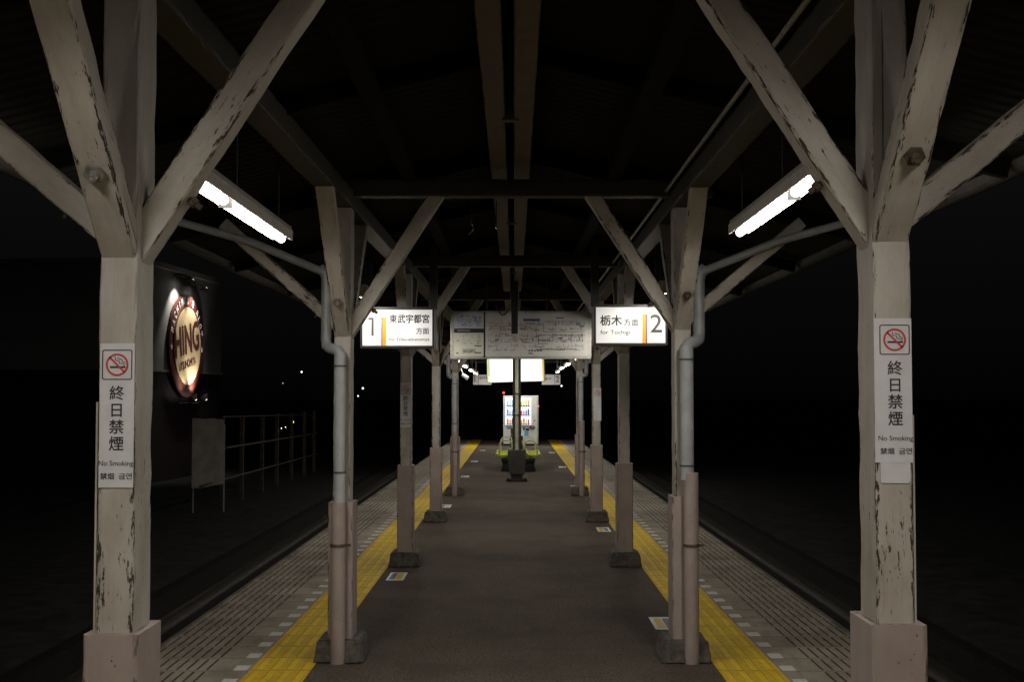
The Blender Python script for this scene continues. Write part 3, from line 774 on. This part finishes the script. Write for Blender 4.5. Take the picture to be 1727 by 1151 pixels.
prints('station_names', M['greyink'], ticks, .0113)['kind'] = 'stuff'
for _it in [([(U(.37), V(.88)), (U(.53), V(.88))], .032), ([(U(.95), V(.72)), (U(.99), V(.72))], .018), ([(U(.73), V(.42)), (U(.77), V(.42))], .016), ([(U(.56), V(.36)), (U(.64), V(.36))], .012), ([(U(.70), V(.93)), (U(.78), V(.93))], .012)]: prints('blue_caption', M['blueink'], [_it])
prints('legend', M['ink'], [([(U(.42 + .03 * k), V(.10)), (U(.435 + .03 * k), V(.10))], .016) for k in range(5)] + [([(U(.42), V(.03)), (U(.46), V(.03))], .014)])
nx0, nx1 = bx0 + .07, div - .03
def A(f): return nx0 + f * (nx1 - nx0)
nt_ = []
for _ in range(120):
    u_, v_ = rr.random() * .93, half + .09 + rr.random() * (H - half - .15)
    if rr.random() < .5: nt_.append(([(A(u_), v_), (A(u_), v_ + .018)], .004))
    else: nt_.append(([(A(u_), v_), (A(min(.98, u_ + rr.uniform(.03, .12))), v_)], .005))
prints('upper_print', M['blueink'], nt_)
nt_ = []
for _ in range(70):
    u_, v_ = .22 + rr.random() * .7, half * .55 + rr.random() * half * .4
    nt_.append(([(A(u_), v_), (A(min(.98, u_ + rr.uniform(.01, .06))), v_)], .005))
prints('green_print', M['greenink'], nt_)
nt_ = [([(A(.25 + .01 * k), half * .28 + rr.uniform(-.02, .02)), (A(.27 + .01 * k), half * .28 + rr.uniform(-.02, .02))], .004) for k in range(48)]
nt_ += [([(A(.72), .085), (A(.95), .085)], .016), ([(A(.72), half * .5), (A(.95), half * .5)], .016), ([(A(.03), .08), (A(.10), .08)], .016), ([(A(.05), half * .7), (A(.12), half * .7)], .01), ([(A(.25), half * .36), (A(.75), half * .36)], .008)]
prints('lower_print', M['greyink'], nt_)
prints('header_print', M['map'], [([(A(.08 + .07 * k), half + .03), (A(.11 + .07 * k), half + .03)], .012) for k in range(7)])
for x in (bx0 + .5, bx1 - .6):
    link_mesh('hanger', bm_cyl(bmesh.new(), (x, .07, H - .01), (x, .07, roofz(x) - bz0 - .02), .014, .014, 8), M['dkmetal'], mb)
bm = bmesh.new()
pts = [(x_, -.02, H + .08 - .14 * math.sin(math.pi * f)) for f, x_ in [(k / 12, -.26 + .20 * k / 12) for k in range(13)]]
bm_tube(bm, pts, .009, 8); link_mesh('cable', bm, M['cable'], mb)
hp = thing('hanging_post', 'dark square post hanging from the roof in front of the route map board', 'post', (.0, BY - .2, EYE + .84))
box('shaft', -.046, .044, 0, .09, 0, .86, M['black'], hp, .006)
box('shaft_end', -.036, .036, .012, .08, -.11, .005, M['alu'], hp, .004)
for sx in (-1, 1):
    link_mesh('cable', bm_tube(bmesh.new(), [(sx * .054, .04, .45), (sx * .056, .04, .8)], .006, 8), M['steel'], hp)

# ------------------------------------------------------------------ far canopy on centre columns
fc = thing('steel_canopy', 'far dark canopy on a single row of centre columns', 'canopy', (0, 0, 0))
FY0, FY1 = 25.6, 50.0
for sx in (-1, 1):
    bm = bmesh.new(); bm_prism(bm, [(0, EYE + 1.42), (sx * 2.1, EYE + 1.30), (sx * 2.1, EYE + 1.34), (0, EYE + 1.47)], 'y', FY0, FY1)
    link_mesh('roof_panel', bm, M['roof'], fc)
    timber('edge_beam', (sx * 1.08, FY0 + .2, EYE + 1.27), (sx * 1.08, FY1 - .2, EYE + 1.27), .08, .10, M['dark_timber'], fc, face=(1, 0, 0), seed=501)
for y in (27.05, 36.3, 45.3):
    timber('cross_arm', (-1.9, y + .1, EYE + 1.22), (1.9, y + .1, EYE + 1.22), .10, .08, M['dkmetal'], fc, seed=int(y))

def centre_column(y, label):
    t = thing('centre_column', label, 'column', (.045, y, 0), 0, 'centre columns of the far canopy')
    H_ = EYE + 1.18
    bm = bmesh.new()
    bm_box(bm, -.088, -.052, -.055, .055, .3, H_); bm_box(bm, .052, .088, -.055, .055, .3, H_)
    link_mesh('flange', bm, M['dkmetal'], t)
    box('web', -.0525, .0525, -.030, .030, .3, H_ - .01, M['column'], t)
    bm = bmesh.new(); bm_cyl(bm, (0, -.05, .62), (0, -.05, H_ - .3), .033, .033, 14); link_mesh('conduit', bm, M['column'], t)
    bm = bmesh.new()
    for z in (1.38, 1.83): bm_box(bm, -.05, .05, -.088, -.03, z, z + .022)
    link_mesh('strap', bm, M['rust'], t)
    bm = bmesh.new()
    bm_prism(bm, [(-.19, .66), (.19, .66), (.19, .50), (.155, .15), (-.155, .15), (-.19, .50)], 'y', -.17, .17)
    bmesh.ops.bevel(bm, geom=bm.edges[:], offset=.01, segments=1, affect='EDGES')
    b = link_mesh('base_casing', bm, M['casing'], t)
    bm = bmesh.new(); bm_box(bm, -.22, .22, -.20, .20, 0.0, .05, .008); bm_box(bm, -.12, .12, -.15, .15, .05, .16)
    link_mesh('base_plate', bm, M['dkmetal'], t)
    bm = bmesh.new()
    for q in (-.17, .17): bm_box(bm, q - .04, q + .04, -.24, -.16, .05, .09)
    link_mesh('anchor_block', bm, M['footing'], t)
    bm = bmesh.new()
    for q in (.33, .40): bm_cyl(bm, (0, -.17, q), (0, -.186, q), .012, .012, 8)
    link_mesh('bolt', bm, M['chrome'], t)
M['column'] = plain('yellowish_column_paint', (0.52, 0.50, 0.40), 0.5, 0, 0.2, 7, 0.1)
M['casing'] = plain('dark_textured_casing', (0.055, 0.053, 0.045), 0.8, 0, 0.7, 45, 0.6)
centre_column(26.9, 'pale steel column with dark base casing standing in the middle of the platform')
centre_column(36.2, 'second centre column hidden behind the nearest one, beyond the benches')
centre_column(45.2, 'farthest centre column hidden behind the nearest one, in front of the vending machine')

for sx in (-1, 1):
    side = 'left' if sx < 0 else 'right'
    for k, (y, lab) in enumerate(((30.2, 'nearest of the four lit lamps in the far %s row'), (35.0, 'second of the four lit lamps in the far %s row'), (39.8, 'third of the four lit lamps in the far %s row'), (44.6, 'last of the four lit lamps in the far %s row'))):
        L = 1.5
        t = thing('fluorescent_lamp', lab % side, 'lamp', ((-1.385, -1.375, -1.37, -1.37)[k] if sx < 0 else (1.46, 1.47, 1.49, 1.52)[k], y, EYE + ((.85, .81, .79, .78) if sx < 0 else (.88, .86, .865, .84))[k]), 0, 'fluorescent lamps under the canopy')
        trough(t, -sx, -.03, L + .03); lit_tube(t, 0, L)
        for q in (.2, L - .2): link_mesh('hanger', bm_cyl(bmesh.new(), (0, q, .1), (0, q, .50), .008, .008, 8), M['steel'], t)
    t = thing('ceiling_lamp', 'flat round lamp under the far roof on the %s of the glowing sign' % side, 'lamp', (sx * .60 + (.03 if sx > 0 else .0), 44.4, EYE + 1.06), 0, 'round lamps at the far end')
    bm = bmesh.new(); bmesh.ops.create_uvsphere(bm, u_segments=24, v_segments=10, radius=1, matrix=Matrix.Diagonal((.19, .19, .03, 1))); link_mesh('diffuser', bm, M['round_lamp'], t, True)
    link_mesh('lamp_body', bm_cyl(bmesh.new(), (0, 0, .006), (0, 0, .06), .20, .16, 24), M['enamel'], t)
    link_mesh('hanger', bm_cyl(bmesh.new(), (0, 0, .06), (0, 0, .30), .012, .012, 8), M['steel'], t)
# stray bracket lamp, left
t = thing('spot_lamp', 'small angled white spot lamp below the far left lamp row', 'lamp', (-1.38, 35.2, EYE + .53))
bm = bmesh.new(); bm_cyl(bm, (-.06, 0, .05), (.09, -.05, -.05), .045, .06, 14); link_mesh('lamp_head', bm, glow('white_spot_head', (1, .98, .93), .2), t)
bm = bmesh.new(); bm_tube(bm, [(-.03, .02, .02), (-.10, .02, .2), (-.10, .02, .75)], .014, 8); link_mesh('arm', bm, M['steel'], t)

# far platform signs 1 and 2
for sx, num, words, lab in ((-1, '1', '東武宇都宮', 'small far platform one sign behind the lit white sign'), (1, '2', '栃木', 'small far platform two sign behind the lit white sign')):
    y = 42.0
    xa, xb = ((798 - 868) * y / 2150, (829 - 868) * y / 2150) if sx < 0 else ((914 - 868) * y / 2150, (945 - 868) * y / 2150)
    za, zb = EYE + (18.5 * y / 2150), EYE + (35.5 * y / 2150)
    t = thing('far_platform_sign', lab, 'sign', ((xa + xb) / 2, y, za), 0, 'far platform number signs')
    Wf = xb - xa; Hf = zb - za
    box('face', -Wf / 2, Wf / 2, 0, .15, 0, Hf, M['sticker'], t)
    nx = -Wf / 2 + .04 if sx < 0 else Wf / 2 - .15
    text('numeral', num, nx, .09, None if num == '1' else .10, .19, -.003, M['ink'], t, .01, thick=.002)
    qx = -Wf / 2 + .16 if sx < 0 else Wf / 2 - .19
    box('stripe', qx, qx + .014, -.002, .001, .0, Hf, M['greyink'], t)
    if sx < 0: text('lettering', words, -Wf / 2 + .2, Hf * .55, .36, .08, -.003, M['ink'], t, .01, thick=.002)
    else: text('lettering', words, -Wf / 2 + .09, Hf * .45, .22, .10, -.003, M['ink'], t, .01, thick=.002)
    for q in (-.2, .2): link_mesh('hanger', bm_cyl(bmesh.new(), (q, .07, Hf - .01), (q, .07, EYE + 1.30 - za), .012, .012, 8), M['dkmetal'], t)

# lit white sign
y = 33.4
xa, xb = (822.5 - 868) * y / 2150, (918.5 - 868) * y / 2150
za, zb = EYE + 24.0 * y / 2150, EYE + 66 * y / 2150
t = thing('lit_advert_sign', 'glowing blank white sign box below the route map board', 'sign', ((xa + xb) / 2, y, za))
t.rotation_euler = (0, R(-1.6), 0)
Wf = xb - xa; Hf = zb - za
box('casing', -Wf / 2 - .015, Wf / 2 + .015, .012, .22, -.015, Hf + .015, M['alu'], t)
box('lit_face', -Wf / 2 + .07, Wf / 2 - .06, 0, .02, 0, Hf, glow('lit_white_face', (.96, 1, .92), 1.6), t)
box('green_edge', -Wf / 2, -Wf / 2 + .069, .001, .02, 0, Hf, glow('lit_green_edge', (.78, .92, .52), .95), t)
box('orange_edge', Wf / 2 - .059, Wf / 2 - .012, .001, .02, 0, Hf, glow('lit_orange_edge', (.95, .60, .14), .85), t)
bm = bmesh.new()
for k in range(7): bm_strip(bm, [(-Wf / 2 + .03, Hf * (.3 + .09 * k)), (-Wf / 2 + .055, Hf * (.3 + .09 * k))], .02, -.002, .002)
link_mesh('green_marks', bm, M['greenink'], t)
bm = bmesh.new(); bm_strip(bm, [(Wf / 2 - .20, .06), (Wf / 2 - .20, .16), (Wf / 2 - .08, .16)], .008, -.002, .002); bm_strip(bm, [(Wf / 2 - .09, .05), (Wf / 2 - .07, .05)], .02, -.002, .002)
link_mesh('small_print', bm, M['map'], t)
for q in (-.5, .5): link_mesh('hanger', bm_cyl(bmesh.new(), (q, .1, Hf), (q, .1, EYE + 1.36 - za), .014, .014, 8), M['dkmetal'], t)

# ------------------------------------------------------------------ benches
def seat_row(bn, nseat):
    for sx in (-1, 1):
        for k in range(nseat):
            y = .30 + .55 * k
            bm = bmesh.new(); nu, nv = 12, 8; g = []
            for a in range(nu + 1):
                f = a / nu; row = []
                if f < .12: px, pz = .545 + .01 * (f / .12), .345 + .045 * f / .12
                elif f < .55: q = (f - .12) / .43; px, pz = .555 - .36 * q, .39 - .04 * math.sin(q * math.pi * .9)
                else: q = (f - .55) / .45; px, pz = .195 - .10 * q ** .8, .385 + .25 * q
                for b in range(nv + 1):
                    h = b / nv * 2 - 1
                    wv = .255 * (1 - .14 * max(0, f - .6) / .4)
                    row.append(bm.verts.new((sx * (px + .02 * h * h * (1 if f > .55 else 0)), y + wv * h, pz + .04 * h ** 4 * (1 if .12 < f < .6 else .3))))
                g.append(row)
            for a in range(nu):
                for b in range(nv): bm.faces.new((g[a][b], g[a + 1][b], g[a + 1][b + 1], g[a][b + 1]))
            bmesh.ops.solidify(bm, geom=bm.faces[:], thickness=.012)
            link_mesh('seat', bm, M['plastic'], bn, True)
    L = .55 * nseat + .05
    box('base', -.38, .38, .12, L - .12, .0, .22, M['dkmetal'], bn, .012)
    box('rail', -.40, .40, .06, L - .06, .225, .315, M['black'], bn, .008)
    for yy_ in (.03, L):
        for sx in (-1, 1):
            bm = bmesh.new(); bm_tube(bm, [(sx * .17, yy_, .36), (sx * .16, yy_, .64), (sx * .18, yy_, .71), (sx * .26, yy_, .745), (sx * .37, yy_, .73), (sx * .43, yy_, .67), (sx * .45, yy_, .58), (sx * .44, yy_, .37)], .018, 8)
            link_mesh('armrest', bm, M['plastic_back'], bn)
bn = thing('bench', 'yellow green moulded seats back to back on a dark base behind the centre column', 'bench', (.085, 30.2, 0))
seat_row(bn, 5)

# ------------------------------------------------------------------ vending machine
vm = thing('vending_machine', 'white drink vending machine with lit display at the far end of the platform', 'vending machine', (.22, 46.0, 0))
HW = .63
box('body', -HW, HW, 0, .72, .06, 1.80, M['vend'], vm, .015)
box('plinth', -HW + .03, HW - .03, .04, .70, 0, .07, M['dkmetal'], vm)
dx0, dx1, dz0, dz1 = -.565, .375, .735, 1.715
box('display', dx0, dx1, -.012, .02, dz0, dz1, glow('display_backlight', (.80, .87, 1.0), .95), vm)
rr = random.Random(5)
cols = [(.35, .55, .85), (.55, .75, .95), (.8, .85, .95), (.1, .25, .6), (.55, .7, .1), (.85, .35, .05), (.75, .08, .06), (.45, .2, .08), (.9, .7, .1), (.25, .08, .05), (.75, .3, .4), (.1, .1, .12)]
cm = [glow('can_%s' % nm, c, .45) for nm, c in zip(('sky', 'pale_blue', 'silver', 'navy', 'green', 'orange', 'red', 'tea', 'yellow', 'coffee', 'pink', 'black'), cols)]
rows = [(1.46, [0, 1, 0, 1, 2, 1, 4, 8, 4, 5]), (1.13, [3, 0, 0, 3, 0, 0, 6, 10, 3, 11]), (.80, [7, 5, 9, 7, 9, 11, 5, 7, 8, 6])]
for z, kinds in rows:
    for j, kd in enumerate(kinds):
        x = dx0 + .055 + (dx1 - dx0 - .11) * (j + .5) / 10; hh = rr.uniform(.14, .21)
        bm = bmesh.new(); bm_cyl(bm, (x, -.045, z), (x, -.045, z + hh * .72), .03, .03, 10); bm_cyl(bm, (x, -.045, z + hh * .72), (x, -.045, z + hh), .03, .012, 10)
        link_mesh('drink', bm, cm[kd], vm)
    box('shelf', dx0, dx1, -.07, -.012, z - .022, z - .004, M['vend'], vm)
    bm = bmesh.new()
    for j in range(10):
        x = dx0 + .055 + (dx1 - dx0 - .11) * (j + .5) / 10; bm_box(bm, x - .03, x + .03, -.08, -.07, z - .05, z - .012)
    link_mesh('button_strip', bm, M['ink'], vm)
box('glass_frame', dx0 - .02, dx0 - .002, -.02, .01, dz0, dz1, M['alu'], vm)
box('notice', -.52, -.18, -.006, .005, .28, .66, M['sticker'], vm)
box('notice_frame', -.50, -.20, -.009, -.004, .60, .635, M['greyink'], vm)
box('price_screen', .08, .14, -.01, .002, .56, .66, M['ink'], vm)
box('bill_slot', .17, .30, -.014, .002, .54, .62, M['ink'], vm)
box('blue_sticker', .13, .28, -.01, .002, .36, .53, plain('blue_label', (.12, .36, .6), .5, 0, .05, 5, 0), vm)
bm = bmesh.new(); bm_tube(bm, [(.33, -.02, .66), (.36, -.05, .70), (.46, -.05, .70), (.50, -.02, .67), (.46, -.04, .62), (.38, -.04, .62), (.33, -.02, .66)], .022, 8)
link_mesh('coin_return', bm, M['ink'], vm)
bm = bmesh.new(); bm_disc(bm, .025, -.008, 16, .50, .90, 0, .01); link_mesh('lock', bm, M['greyink'], vm)
box('edge_strip', HW - .045, HW - .02, -.006, .002, .1, 1.76, M['alu'], vm)

# ------------------------------------------------------------------ invented metal crescents on rods, for two bright glints under the roof
for x0, bow, lab in ((-.315, .022, 'thin bright curved hook standing in for a glint under the dark roof, left of the pair'), (-.105, -.02, 'thin bright curved hook standing in for a glint under the dark roof, right of the pair')):
    t = thing('roof_glint', lab, 'crescent', (x0, 8.95, EYE + 1.14), 0, 'glint crescents under the roof')
    pts = [(bow * math.sin(math.pi * f) + (f - .5) * (.018 if bow > 0 else -.05), 0, (f - .0) * .075) for f in [k / 8 for k in range(9)]]
    link_mesh('crescent', bm_tube(bmesh.new(), pts, .005, 8), glow('lit_crescent', (1, .95, .85), .8) if False else M['chrome'], t)
    link_mesh('rod', bm_cyl(bmesh.new(), pts[-1], (pts[-1][0], .1, .25), .004, .004, 6), M['dkmetal'], t)

# ------------------------------------------------------------------ left side: fence, building with round sign
fx = -8.0; gz = -1.25
fpts = [34.9, 37.4, 40.4, 42.9, 45.7, 48.5, 50.9]
fe = thing('trackside_fence', 'rusty rail fence beyond the left track with slim posts', 'fence', (fx, 35, gz))
for y in fpts:
    box('fence_post', -.055, .055, y - 35, y - 35 + .10, 0, 2.45, M['fence'], fe)
bm = bmesh.new(); bm_tube(bm, [(.1, -.1, 1.62), (.1, 16, 1.55)], .035, 8); link_mesh('rail', bm, M['frail'], fe)
bm = bmesh.new(); bm_tube(bm, [(.1, -2.9, .78), (.1, 16, .72)], .03, 8); link_mesh('rail', bm, M['frail'], fe)
bm = bmesh.new(); bm_tube(bm, [(.0, -.1, 2.47), (.0, 16, 2.3)], .02, 8); link_mesh('rail', bm, M['frail'], fe)
fp = thing('fence_panel', 'plain grey board standing at the near end of the trackside fence', 'panel', (-8.0, 33.3, gz), R(62))
bm = bmesh.new(); bm_prism(bm, [(-.40, .66), (-.2, .62), (.1, .70), (.40, .74), (.40, 2.42), (.12, 2.46), (-.1, 2.44), (-.40, 2.47)], 'y', 0, .03)
link_mesh('board', bm, M['fpanel'], fp)
for q in (-.36, .42): box('leg', q - .02, q + .02, .031, .07, 0, 2.3, M['steel'], fp)
fp.rotation_euler = (0, 0, R(15))

BX, BYY = -12.1, 46.6
rz = R(90 - 4.3)
bd = thing('building', 'dark grey building beyond the left track carrying the floodlit round sign', 'building', (BX - .35, BYY, gz), rz)
box('upper_wall', -3.0, 5.6, .0, 8, 3.95, 7.6, M['bwall'], bd)
box('lower_wall', -3.0, 5.6, .06, 8, 0, 3.95, M['bbase'], bd)
box('ledge', -3.0, 5.6, -.05, .06, 3.90, 3.98, M['alu'], bd)
box('parapet', -3.1, 5.7, -.04, 8.1, 7.6, 7.8, M['bwall'], bd)

hs = thing('round_sign', 'round pachinko sign with dark red ring and tan face on the building wall', 'sign', (BX - .15, BYY + 1.0, EYE + 1.86), rz)
RS = 1.92
bm = bmesh.new(); bm_disc(bm, RS, 0, 64, 0, 0, 0, .09); link_mesh('ring', bm, M['hing_ring'], hs)
bm = bmesh.new(); bm_disc(bm, RS * .775, -.03, 64, 0, 0, 0, .04); link_mesh('face', bm, M['hing_face'], hs)
bm = bmesh.new(); bm_disc(bm, RS * .80, -.04, 64, 0, 0, RS * .765, .04); link_mesh('rim', bm, M['hing_text'], hs)
rot = R(9.5)
text('lettering', 'HING', -1.33, -.50, 2.65, 1.08, -.045, M['hing_text'], hs, .03, rot, .012)
text('lettering', 'UTSUNOMIYA', -.95, -.98, 1.9, .30, -.045, M['hing_text'], hs, .0, rot, .012)
msg = 'PACHINKO & SLOT'
for j, ch in enumerate(msg):
    if ch == ' ': continue
    a = R(162 - 144 * j / (len(msg) - 1)); rad = RS * .89
    hh = .27; ww = hh * (.62 if ch != 'I' else .16)
    th = a - math.pi / 2
    ox = rad * math.cos(a) - (ww / 2 * math.cos(th) - hh / 2 * math.sin(th)); oz = rad * math.sin(a) - (ww / 2 * math.sin(th) + hh / 2 * math.cos(th))
    text('lettering', ch, ox, oz, ww, hh, -.012, M['sticker'], hs, .015, th, .012)
for ang in (183, -3):
    q = (RS * .89 * math.cos(R(ang)), RS * .89 * math.sin(R(ang)))
    star = []
    for k in range(10):
        r_ = .12 if k % 2 == 0 else .05; a = R(90 + 36 * k); star.append((q[0] + r_ * math.cos(a), q[1] + r_ * math.sin(a)))
    link_mesh('star', bm_prism(bmesh.new(), star, 'y', -.012, -.001), M['sticker'], hs)

def flood(label, off, z, up, power, tint=(1, .93, .80)):
    ex = Vector((BX, BYY, 0)); d = Vector((math.cos(rz), math.sin(rz), 0)); nrm = Vector((math.sin(rz), -math.cos(rz), 0))
    p = ex + d * off + nrm * .32 + Vector((0, 0, z))
    t = thing('flood_lamp', label, 'lamp', p, rz, 'flood lamps of the round sign')
    s_ = 1 if up else -1
    bm = bmesh.new(); bm_cyl(bm, (0, .0, -s_ * .05), (0, .09, s_ * .12), .07, .17, 14, caps=False); link_mesh('shade', bm, M['enamel'], t)
    bm = bmesh.new(); bmesh.ops.create_uvsphere(bm, u_segments=12, v_segments=8, radius=.075, matrix=Matrix.Translation((0, .05, s_ * .05)))
    link_mesh('bulb', bm, glow('flood_bulb', (1, .96, .86), 18), t, True)
    bm = bmesh.new(); bm_tube(bm, [(0, 0, -s_ * .04), (0, .3, -s_ * .16), (0, .60, -s_ * .16)], .022, 8); link_mesh('arm', bm, M['dkmetal'], t)
    ld = bpy.data.lights.new('flood_light', 'SPOT'); ld.energy = power; ld.color = tint; ld.spot_size = R(95); ld.spot_blend = .7; ld.shadow_soft_size = .06
    lo = bpy.data.objects.new('flood_light', ld); COL.objects.link(lo); lo.parent = t
    lo.location = (0, .10, s_ * .14)
    lo.rotation_euler = (R(28 if not up else 152), 0, 0)
flood('left of the two floodlights above the round sign', -.1, EYE + 4.22, False, 260)
flood('right of the two floodlights above the round sign', 1.45, EYE + 4.05, False, 260)
flood('left of the two floodlights below the round sign', .35, EYE - .12, True, 60)
flood('right of the two floodlights below the round sign', 1.55, EYE - .12, True, 260)

# ------------------------------------------------------------------ distant lights
def street_lamp(px, py, dist, r_, col, st, label, name='street_lamp', cat='street lamp', group='distant street lamps'):
    x = (px - 868) * dist / 2150; z = EYE + (668 - py) * dist / 2150
    t = thing(name, label, cat, (x, dist, gz), 0, group)
    h = z - gz; r_ *= .78
    bm = bmesh.new(); bmesh.ops.create_uvsphere(bm, u_segments=12, v_segments=8, radius=r_, matrix=Matrix.Translation((0, 0, h)))
    link_mesh('lamp_head', bm, glow('far_light', col, st), t, True)
    bm = bmesh.new(); bm_cyl(bm, (0, r_ * .4 + .1, 0), (0, r_ * .4 + .1, h + r_), .05 + r_ * .1, .04 + r_ * .1, 8); link_mesh('pole', bm, M['dkmetal'], t)
    box('cap', -r_, r_, -r_ * .6, r_ * .4 + .16, h + r_ * .9, h + r_ * 1.2, M['dkmetal'], t)
street_lamp(508.5, 628, 150, .13, (1, .97, .9), 3, 'white distant street lamp between the fence and the second left post, highest of its kind')
street_lamp(477, 647, 180, .11, (1, .97, .9), .5, 'faint distant street lamp to the lower left of the highest one')
street_lamp(612, 655.5, 200, .20, (1, .98, .92), 2.5, 'upper of two white distant lamps right of the second left post')
street_lamp(604, 668.5, 190, .15, (1, .98, .92), 1.8, 'lower of two white distant lamps right of the second left post')
street_lamp(493, 712.5, 62, .11, (1, .62, .20), 3, 'orange glowing lamp above the rail fence')
street_lamp(470, 726.5, 64, .035, (1, .95, .85), 2, 'lowest of three tiny white lamps beside the orange lamp')
street_lamp(475, 723, 64, .035, (1, .95, .85), 2, 'middle one of three tiny white lamps beside the orange lamp')
street_lamp(482, 721, 64, .035, (1, .95, .85), 2, 'highest of three tiny white lamps beside the orange lamp')
street_lamp(947, 651.5, 150, .13, (1, .97, .9), 2.2, 'white distant lamp right of the vending machine under the far sign')
street_lamp(849.5, 663, 120, .13, (1, .06, .04), 4, 'red railway signal light above the left corner of the vending machine', 'railway_signal', 'signal', 'distant railway signals')
street_lamp(908, 685.5, 100, .07, (1, .06, .04), 4, 'small red signal light beside the right edge of the vending machine', 'railway_signal', 'signal', 'distant railway signals')
street_lamp(907, 678, 104, .045, (1, .97, .9), 3, 'tiny white lamp at the right edge of the vending machine')

hz = 110
hx = (68 - 868) * hz / 2150
hb = thing('distant_house', 'dark distant house on the far left with three faint windows', 'house', (hx, hz, gz))
box('wall', -3.5, 3.5, 0.0, 5, 0, 4.2, M['ground'], hb)
bm = bmesh.new(); bm_prism(bm, [(-3.9, 4.2), (3.9, 4.2), (0, 6.2)], 'y', -.3, 5.3); link_mesh('roof', bm, M['dark_timber'], hb)
for px in (50, 64, 90):
    q = (px - 68) * hz / 2150
    box('window', q - .22, q + .22, -.03, .02, 2.75, 3.05, glow('dim_window', (1, .98, .95), .035), hb)
